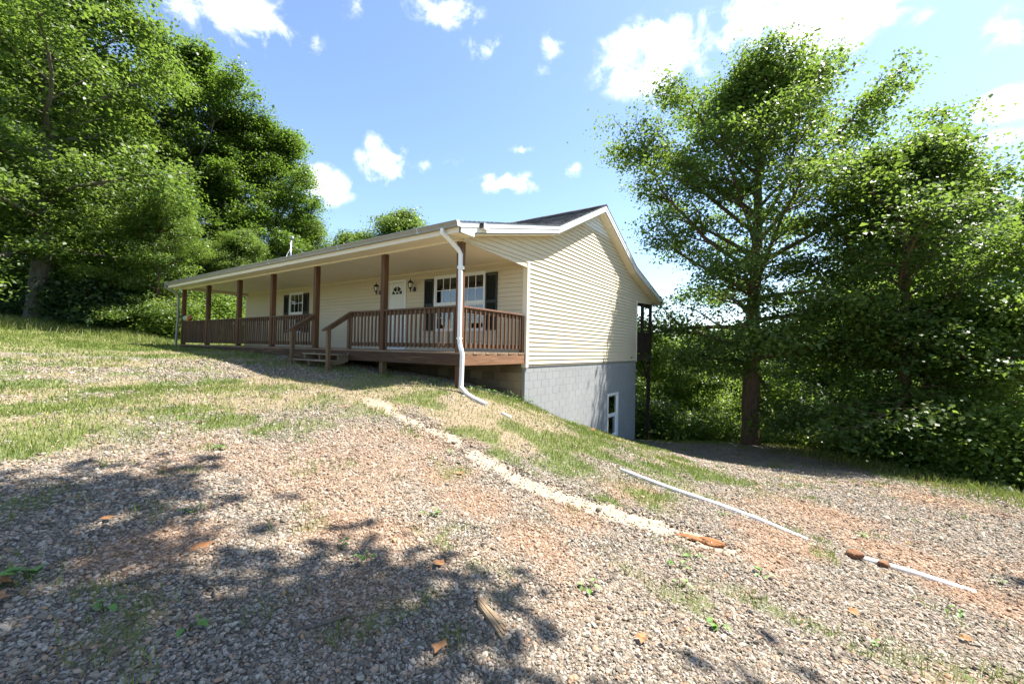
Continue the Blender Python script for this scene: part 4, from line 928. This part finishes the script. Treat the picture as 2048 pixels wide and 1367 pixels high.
V_dark = grow(53, 19.0, 4.5, 5.0, .26, 26, 64000, .150, M_leaf_c, M_bark, env_round, sec=7, ter=5, sig=.46)
V_young = grow(67, 7.0, .9, 2.8, .08, 18, 30000, .115, M_leaf_s, M_bark, env_oval, sec=6, ter=4, sig=.34, angle=(1.0, .4))
def tree(kind, x, y, rot, s, label, cat='tree', group=None, name='broadleaf_tree', sz=None, dz=0.0):
    t = empty(name, (x, y, gz1(x, y)+dz), label, cat, group); t.rotation_euler = (0, 0, rot); t.scale = (s, s, sz or s)
    for nm, me in (('trunk', kind[0]), ('crown', kind[1])):
        o_ = bpy.data.objects.new(nm, me); COL.objects.link(o_); o_.parent = t
    return t
def cam_xy(px, depth):
    u = (px-1024)/FOC; return CAM[0]+depth*(FW2N[0]+RT2N[0]*u), CAM[1]+depth*(FW2N[1]+RT2N[1]*u)
# right of the house
tree(V_maple, 11.04, -3.96, 0.0, 1.0, 'big maple with stout bare brown trunk standing beside the rear of the house')
tree(V_mid, 10.6, -8.4, 2.1, 1.0, 'leafy tree with dark trunk at the wood edge beside the driveway', sz=1.0)
TR = [  # kind, px, depth, rot, scale, label
 (V_dark, 1905, 25.0, 1.0, 1.02, 'tall dark bluish-green tree rising behind the leafy driveway tree'),
 (V_dark, 1835, 27.0, 3.0, .98, 'tall dark tree just behind the big maple crown'),
 (V_tall, 2125, 17.5, 2.2, .72, 'tree overhanging the driveway edge with loose branches against the sky'),
 (V_mid, 1960, 20.0, .2, .85, 'low leafy tree crowding the wood edge past the dark trunk'),
 (V_young, 2070, 11.8, 4.2, .80, 'small leafy tree hanging over the end of the drive edge'),
 (V_young, 1850, 14.6, 1.7, .85, 'young bright green tree in front of the wood edge thicket'),
 (V_mid, 1650, 24.0, 5.0, .86, 'leafy tree with paired thin trunks seen below the maple crown'),
 (V_mid, 1560, 29.0, 1.2, .95, 'tree in the hollow directly behind the maple trunk'),
 (V_tall, 1437, 34.0, 0.6, .55, 'slim tree with straight dark trunk in the hollow behind the house'),
 (V_mid, 1358, 37.0, 2.9, .70, 'leaning tree with bare grey trunk in the hollow beyond the rear porch'),
 (V_tall, 1760, 34.0, 3.9, .86, 'tall tree deep in the wood behind the dark driveway trunk'),
 (V_mid, 1300, 42.0, 3.3, .95, 'broad tree low in the valley beyond the rear porch post'),
 (V_broad, 2010, 33.0, 1.4, .62, 'broad tree far inside the wood beyond the driveway'),
 (V_mid, 1470, 44.0, 4.1, .95, 'pale valley tree far behind the slim straight trunk')]
for (kd, px, dp, ro, s, lb) in TR: x, y = cam_xy(px, dp); tree(kd, x, y, ro, s, lb)
# left of the house and behind it
tree(V_broad, -5.54, 23.3, 1.2, 1.02, 'huge spreading tree with thick grey trunk at the top of the lawn')
TL = [
 (V_tall, 372, 28.0, .3, .96, 'tall narrow-topped tree standing behind the huge lawn tree'),
 (V_tall, 465, 30.0, 2.3, .82, 'tree with stepped crown behind the far end of the porch roof'),
 (V_tall, 545, 32.0, 4.4, .84, 'rounded tree rising over the porch roof beside the service mast'),
 (V_mid, 600, 36.0, 1.0, 1.0, 'lower tree behind the service mast'),
 (V_mid, 790, 42.0, 2.0, 1.46, 'tree whose round top peeks over the middle of the roof'),
 (V_mid, 705, 44.0, 5.1, 1.15, 'tree just showing its tip above the roof edge'),
 (V_broad, 245, 25.5, 3.6, .74, 'leafy tree filling the gap between lawn tree and house'),
 (V_broad, -120, 23.0, 2.7, 1.0, 'spreading tree mostly cut off beyond the lawn tree'),
 (V_tall, 180, 32.0, 5.5, .95, 'tall tree deep in the wood behind the lawn tree trunk'),
 (V_tall, 20, 33.0, .9, 1.0, 'tall tree deep in the wood past the lawn tree trunk'),
 (V_broad, 420, 33.0, .1, .66, 'leafy tree seen between the far porch posts'),
 (V_mid, 310, 21.0, 4.0, .66, 'small bushy tree crowding the far corner of the porch'),
 (V_mid, 120, 25.0, 3.0, .78, 'understory tree with drooping boughs behind the lawn tree'),
 (V_mid, 470, 26.0, 2.4, .6, 'bright understory tree framed by the porch posts')]
for (kd, px, dp, ro, s, lb) in TL: x, y = cam_xy(px, dp); tree(kd, x, y, ro, s, lb)
# trees beside and behind the photographer, which throw the dappled shade over the gravel
V_shade = grow(83, 13.2, 8.6, 3.0, .15, 10, 13000, .15, M_leaf_a, M_bark, env_round, sec=4, ter=3, sig=.33, angle=(1.2, .6))
tree(V_shade, -6.1, -8.4, 1.1, 1.0, 'tree at the roadside whose shade dapples the gravel', sz=.95)
V_lean = grow(84, 12.6, 8.8, 2.4, .15, 9, 9000, .15, M_leaf_a, M_bark, env_round, sec=4, ter=3, sig=.32, angle=(1.2, .6), lean=(.2, 3.2))
tree(V_lean, -5.4, -8.9, 0, 1.0, 'leaning roadside tree shading the left of the near gravel')
tree(V_shade, .9, -13.2, 4.6, .8, 'roadside tree shading the lower end of the drain pipe')

# ------------------------------------------------------------------ shrubs and undergrowth
def shrub_mesh(seed, R, H, n, leaf, mat):
    rng = np.random.default_rng(seed); k = 70; a = rng.uniform(0, 6.28, k); r = R*np.sqrt(rng.random(k)); h = H*(.15+.85*rng.random(k))*np.sqrt(np.maximum(.05, 1-(r/R/1.15)**2))
    C = np.stack([r*np.cos(a), r*np.sin(a), h], -1); Dn = C/np.linalg.norm(C, axis=1)[:, None]
    m = MB()
    for i in range(0, k, 3): m.tube([(C[i][0]*.15, C[i][1]*.15, -.15), tuple(C[i]*np.array([.6, .6, .55])), tuple(C[i])], [.022, .012, .005], 4, caps=False)
    return m.mesh('stems', M_bark), leaves_mesh('foliage', C, Dn, rng, max(4, n//k), leaf, .26*R/1.2, mat, .7)
S1 = shrub_mesh(5, 1.5, 2.0, 9000, .105, M_leaf_s); S2 = shrub_mesh(8, 1.3, 1.5, 8000, .095, M_leaf_a); S3 = shrub_mesh(13, 1.6, 2.4, 9000, .12, M_leaf_c)
def shrub(kind, x, y, rot, s, label, group, name='shrub', sz=None):
    t = empty(name, (x, y, gz1(x, y)-.05), label, 'shrub', group); t.rotation_euler = (0, 0, rot); t.scale = (s, s, sz or s)
    for nm, me in (('stems', kind[0]), ('foliage', kind[1])):
        o_ = bpy.data.objects.new(nm, me); COL.objects.link(o_); o_.parent = t
G1 = 'dark undergrowth along the lawn edge'; G2 = 'sunlit bushes on the slope behind the house'; G3 = 'thicket along the driveway wood edge'
rnS = random.Random(12)
for i in range(15):
    t = i/14; x, y = cam_xy(-60+405*t, 21.5-1.2*t+rnS.uniform(-.4, 1.2)); shrub((S3, S2, S1)[i % 3 if i % 4 else 0], x, y, rnS.uniform(0, 6), rnS.uniform(.75, 1.25), 'shady bush in the undergrowth along the top of the lawn', G1)
for i in range(10):
    x, y = cam_xy(-40+480*i/9, 24+rnS.uniform(0, 3)); shrub((S3, S1)[i % 2], x, y, rnS.uniform(0, 6), rnS.uniform(1.0, 1.6), 'tall shaded bush inside the wood behind the lawn edge', 'bushes inside the wood')
for i, (px, dp, s) in enumerate([(1300, 27, 1.05), (1345, 30, 1.1), (1395, 26, .9), (1452, 31, 1.05), (1320, 34, 1.2)]):
    x, y = cam_xy(px, dp); tree(V_young, x, y, i*1.3, s, 'sunlit young tree among the bushes on the slope behind the house', 'tree', 'young trees on the slope behind the house', 'young_tree')
for i in range(26):
    px = rnS.uniform(1275, 1500); dp = rnS.uniform(20.5, 33); x, y = cam_xy(px, dp)
    if x < 12.2: x += 1.8
    shrub((S1, S2)[i % 2], x, y, rnS.uniform(0, 6), rnS.uniform(.9, 1.5), 'sunlit green bush on the slope behind the house and maple', G2)
for i in range(16):
    px = 1530+(2080-1530)*i/15; dp = np.interp(px, [1530, 1750, 1900, 2080], [20.5, 15.0, 11.6, 9.6])+rnS.uniform(0, .9); x, y = cam_xy(px, dp)
    shrub((S1, S2, S1)[i % 3], x, y, rnS.uniform(0, 6), rnS.uniform(.6, 1.0), 'leafy bush in the thicket along the driveway wood edge', G3)
for i in range(12):
    px = rnS.uniform(1520, 2080); dp = np.interp(px, [1530, 1750, 1900, 2080], [24, 19, 15.5, 12.5])+rnS.uniform(0, 2); x, y = cam_xy(px, dp)
    shrub((S1, S3)[i % 2], x, y, rnS.uniform(0, 6), rnS.uniform(1.2, 1.9), 'tall bush deeper in the wood beyond the driveway thicket', 'tall bushes beyond the driveway thicket')
# far woods on the opposite hillside
fi = 0
rf = np.random.default_rng(3); nC = 1500
px_ = rf.uniform(900, 2300, nC); dd = rf.uniform(75, 260, nC); X = CAM[0]+dd*(FW2N[0]+RT2N[0]*(px_-1024)/FOC); Y = CAM[1]+dd*(FW2N[1]+RT2N[1]*(px_-1024)/FOC); Z = ground(X, Y)
C = np.repeat(np.stack([X, Y, Z], -1), 7, 0); k = len(C); C = C+np.stack([rf.normal(0, 2.2, k), rf.normal(0, 2.2, k), rf.uniform(.5, 9, k)], -1)
Dn = np.tile(np.array([[0, 0, 1.]]), (k, 1))
tag(put('distant_woods', leaves_mesh('distant_woods', C, Dn, rf, 9, 1.1, 1.5, M_leaf_b, .8)), 'distant green woods on the far side of the valley', 'woods', kind='stuff')

# ------------------------------------------------------------------ small things in the yard
def on(x, y, dz=0): return (x, y, gz1(x, y)+dz)
PP = [(-3.03, -3.55), (-3.06, -4.2), (-3.09, -4.75), (-3.13, -5.2), (-3.18, -5.66)]
tag(MB().tube([on(a, b, [.016, .02, .012, .016, -.012][i]) for i, (a, b) in enumerate(PP)], .029, 10).build('drain_pipe', M_pipe), 'white plastic drain pipe lying along the foot of the grassy bank', 'pipe')
PP = [(-3.2, -5.98), (-3.16, -6.2), (-3.08, -6.5), (-3.03, -6.92)]
tag(MB().tube([on(a, b, [.0, .012, .016, -.012][i]) for i, (a, b) in enumerate(PP)], .029, 10).build('drain_pipe', M_pipe), 'white drain pipe section half buried beside the brown rock', 'pipe')
tag(MB().tube([on(-2.74, -1.30, .012), on(-2.76, -1.5, .010)], .03, 8).build('drain_pipe', M_pipe), 'short stub of white pipe poking out of the bank grass', 'pipe')
M_rock = plain('brown_rock', (.20, .10, .055), .85, .2, .35, 14, 60, .5)
M_clod = plain('clay_clod', (.27, .125, .055), .95, .1, .3, 18, 80, .5)
def rock(name, c, r, mat, seed, label, cat, group=None, sq=(1, 1, .7)):
    rng = np.random.default_rng(seed); import bmesh
    bm = bmesh.new(); bmesh.ops.create_icosphere(bm, subdivisions=3, radius=1)
    dirs = rng.normal(0, 1, (9, 3)); dirs /= np.linalg.norm(dirs, axis=1)[:, None]; lim = rng.uniform(.62, .95, 9)
    for v in bm.verts:
        k = min([1]+[lim[i]/max(1e-3, float(np.dot(dirs[i], v.co))) for i in range(9) if np.dot(dirs[i], v.co) > .3]); v.co = Vector((v.co.x*k*r*sq[0], v.co.y*k*r*sq[1], v.co.z*k*r*sq[2]))
        v.co += Vector(rng.normal(0, .02*r, 3))
    me = bpy.data.meshes.new(name); bm.to_mesh(me); bm.free(); me.materials.append(mat)
    return tag(put(name, me, None, c), label, cat, group)
rock('rock', on(-3.22, -6.05, .035), .075, M_rock, 3, 'brown rock sitting on the drain pipe', 'rock')
rock('rock', on(-3.20, -6.27, .03), .05, M_rock, 4, 'smaller brown rock beside the half buried drain pipe', 'rock')
for i, (a, b, r) in enumerate([(-4.57, -4.76, .07), (-4.50, -4.93, .085)]): rock('clay_clod', on(a, b, -.012), r, M_clod, 20+i, 'orange clay clod at the lower end of the pale washed-out rut', 'clay clod', 'clay clods at the rut end', (.7, 1.7, .38))
rock('rock', on(-7.62, -2.55, -.012), .065, M_clod, 31, 'flat orange stone set in the near gravel', 'rock', None, (1.4, .9, .35))
rock('rock', on(.9, -.28, .03), .08, M_rock, 34, 'brown clod at the top of the bank by the block wall', 'rock', None, (1.3, .8, .6))
rock('rock', on(1.7, -1.05, .03), .09, M_rock, 35, 'reddish brown rock halfway down the grassy bank', 'rock', None, (1.3, .9, .6))
M_stick = bark('dead_wood', (.06, .045, .035), (.24, .20, .16)); M_chunk = wood('split_wood', 'y', (.16, .10, .05), (.46, .36, .23))
tag(MB().tube([on(-7.58, -3.64, .012), on(-7.50, -3.69, .02), on(-7.36, -3.73, .014)], [.012, .010, .007], 6).build('stick', M_stick), 'grey fallen stick lying straight in the shaded gravel', 'stick')
tag(MB().tube([on(-8.03, -2.72, .01), on(-7.90, -2.76, .02), on(-7.82, -2.72, .012), on(-7.72, -2.76, .01)], [.006, .006, .005, .003], 5).build('twig', M_stick), 'thin crooked twig in the gravel beside the flat orange stone', 'twig')
tag(MB().tube([on(-7.75, -2.95, .012), on(-7.72, -3.08, .022), on(-7.75, -3.2, .01)], [.006, .006, .004], 5).build('twig', M_stick), 'curved grey twig in the sunlit gravel patch', 'twig')
m = MB()
for i in range(7):
    o_ = (i-3)*.014; m.bar(on(-6.82+o_*.6, -4.12+o_*.6, .012+.006*(i % 3)), on(-6.90+o_, -4.36+o_*.5+.03*(i % 2), .010+.005*(i % 2)), .013, .014)
tag(m.build('wood_chunk', M_chunk), 'splintered pale wood chunk in the shaded gravel', 'wood')
# weeds with broad leaves
def weed(x, y, n, r, h, mat, label, group, seed, broad=.06):
    rng = np.random.default_rng(seed); m = MB(); l = MB(); z = gz1(x, y)
    for k in range(n):
        a = rng.uniform(0, 6.28); q = r*math.sqrt(rng.random()); tip = Vector((x+q*math.cos(a), y+q*math.sin(a), z+h*rng.uniform(.5, 1))); m.tube([(x, y, z-.02), ((x+tip.x)/2, (y+tip.y)/2, z+h*.4), tuple(tip)], [.003, .0025, .0015], 4, caps=False)
        d = Vector((math.cos(a), math.sin(a), rng.uniform(-.35, .35))).normalized(); s_ = Vector((-math.sin(a), math.cos(a), 0)); L = broad*rng.uniform(.7, 1.3); u = Vector((0, 0, .12*L))
        l.add([tip, tip+d*L*.3+s_*L*.42+u, tip+d*L*.75+s_*L*.33+u*.5, tip+d*L*1.15-u, tip+d*L*.75-s_*L*.33+u*.5, tip+d*L*.3-s_*L*.42+u, tip+d*L*.55-u*.3], [(0, 1, 6), (1, 2, 6), (2, 3, 6), (3, 4, 6), (4, 5, 6), (5, 0, 6)])
    t = empty('weed', (x, y, z), label, 'weed', group); m.build('stems', M_grass, t); l.build('leaves', mat, t)
M_weed = plain('weed_leaf', (.10, .20, .03), .5, .35, .3, 30, 60, .05)
weed(-8.27, -2.34, 5, .05, .07, M_weed, 'weed with one large pale green leaf in the shaded gravel', None, 1, .085)
GW = 'small weeds scattered in the gravel'
for i, (a, b) in enumerate([(-5.62,-4.92),(-5.35,-4.85),(-5.1,-4.9),(-7.5,-2.1),(-7.05,-3.15),(-7.0,-3.35),(-4.0,-6.6),(-4.3,-6.9),(-5.3,-6.0),(-6.3,-3.2),(-3.5,-4.9),(-2.2,-6.2),(-7.9,-3.3),(-8.1,-2.9),(-5.9,-5.2),(-6.2,-4.5),(-2.6,-7.2),(-5.1,-2.3),(-6.9,-.9),(-4.85,-5.35)]):
    weed(a, b, 4+i % 4, .05, .05, M_weed, 'small green weed sprouting through the gravel', GW, 40+i, .035)
for i, (a, b) in enumerate([(-2.75, .9), (-2.65, .45), (-2.2, -.25), (-1.7, -.3), (-1.2, -.28), (-.7, -.3), (-2.7, 1.8), (-.3, -.25), (-2.65, 3.2), (2.4, -.2)]):
    weed(a, b, 16, .16, .16, M_weed, 'leafy weed clump growing under the porch edge and wall', 'weed clumps at the foundation', 70+i, .05)
# dead leaves
M_dead = plain('dead_leaf', (.34, .17, .075), .8, .2, .4, 30)
for i, (a, b, s_) in enumerate([(-8.42, -2.5, .09), (-8.38, -2.36, .07), (-5.45, -2.75, .06), (-6.72, -3.72, .05), (-7.2, -4.2, .05), (-4.6, -6.5, .05), (-3.9, -7.2, .05), (-7.4, -1.2, .05), (-6.4, -4.9, .045), (-5.9, -5.9, .045), (-4.9, -5.9, .05), (-7.9, -1.9, .05)]):
    m = MB(); z = gz1(a, b)+.022; rr_ = random.Random(i); n_ = 9; ang = rr_.uniform(0, 6); vs = [(a, b, z+.004)]
    for k in range(n_): t = 2*math.pi*k/n_; q = s_*(1.0 if k % 2 else .6)*(1.25 if k == 0 else 1); vs.append((a+q*math.cos(t+ang), b+q*math.sin(t+ang)*.8, z+rr_.uniform(-.004, .02)))
    m.add(vs, [(0, 1+k, 1+(k+1) % n_) for k in range(n_)]); tag(m.build('dead_leaf', M_dead), 'dry brown leaf fallen on the gravel', 'leaf', 'dead leaves on the gravel')
# painted bird ornament on the porch rail
oc = Vector((XF+.06, 14.78, 1.015)); orn = empty('bird_ornament', oc, 'painted teal and yellow bird ornament on the far porch rail', 'ornament')
def band(y0, y1, r0, r1, c, nm, n=5):
    pts = [oc+Vector((0, -(y0+(y1-y0)*i/n), .115)) for i in range(n+1)]; rad = [r0+(r1-r0)*i/n+.018*math.sin(math.pi*i/n) for i in range(n+1)]
    return MB().tube(pts, rad, 14).build(nm, plain('orn_'+nm, c, .35, .5, .1), orn)
band(-.20, .03, .07, .115, (.50, .62, .62), 'body'); band(.03, .16, .115, .115, (.16, .42, .46), 'wing'); band(.16, .34, .115, .10, (.72, .46, .06), 'breast'); band(.34, .46, .10, .03, (.42, .10, .04), 'head')
MB().tube([oc+Vector((0, -.46, .12)), oc+Vector((0, -.60, .17)), oc+Vector((0, -.66, .20))], [.022, .012, .004], 8).build('beak', plain('orn_beak', (.75, .6, .2), .4, .4), orn)
# wire fence inside the wood edge
WP = [(14.5, -6.2), (11.6, -8.8), (8.0, -10.2), (4.6, -10.9)]
fen = empty('wire_fence', on(9, -9.4), 'slack wire fence with wooden posts inside the driveway wood edge', 'fence')
for a, b in WP: MB().tube([on(a, b, -.2), on(a, b, 1.15)], [.06, .055], 8).build('fence_post', M_dkwood, fen)
for h_ in (.45, .9): MB().tube([on(a, b, h_) for a, b in WP], .007, 5).build('wire', M_galv, fen)
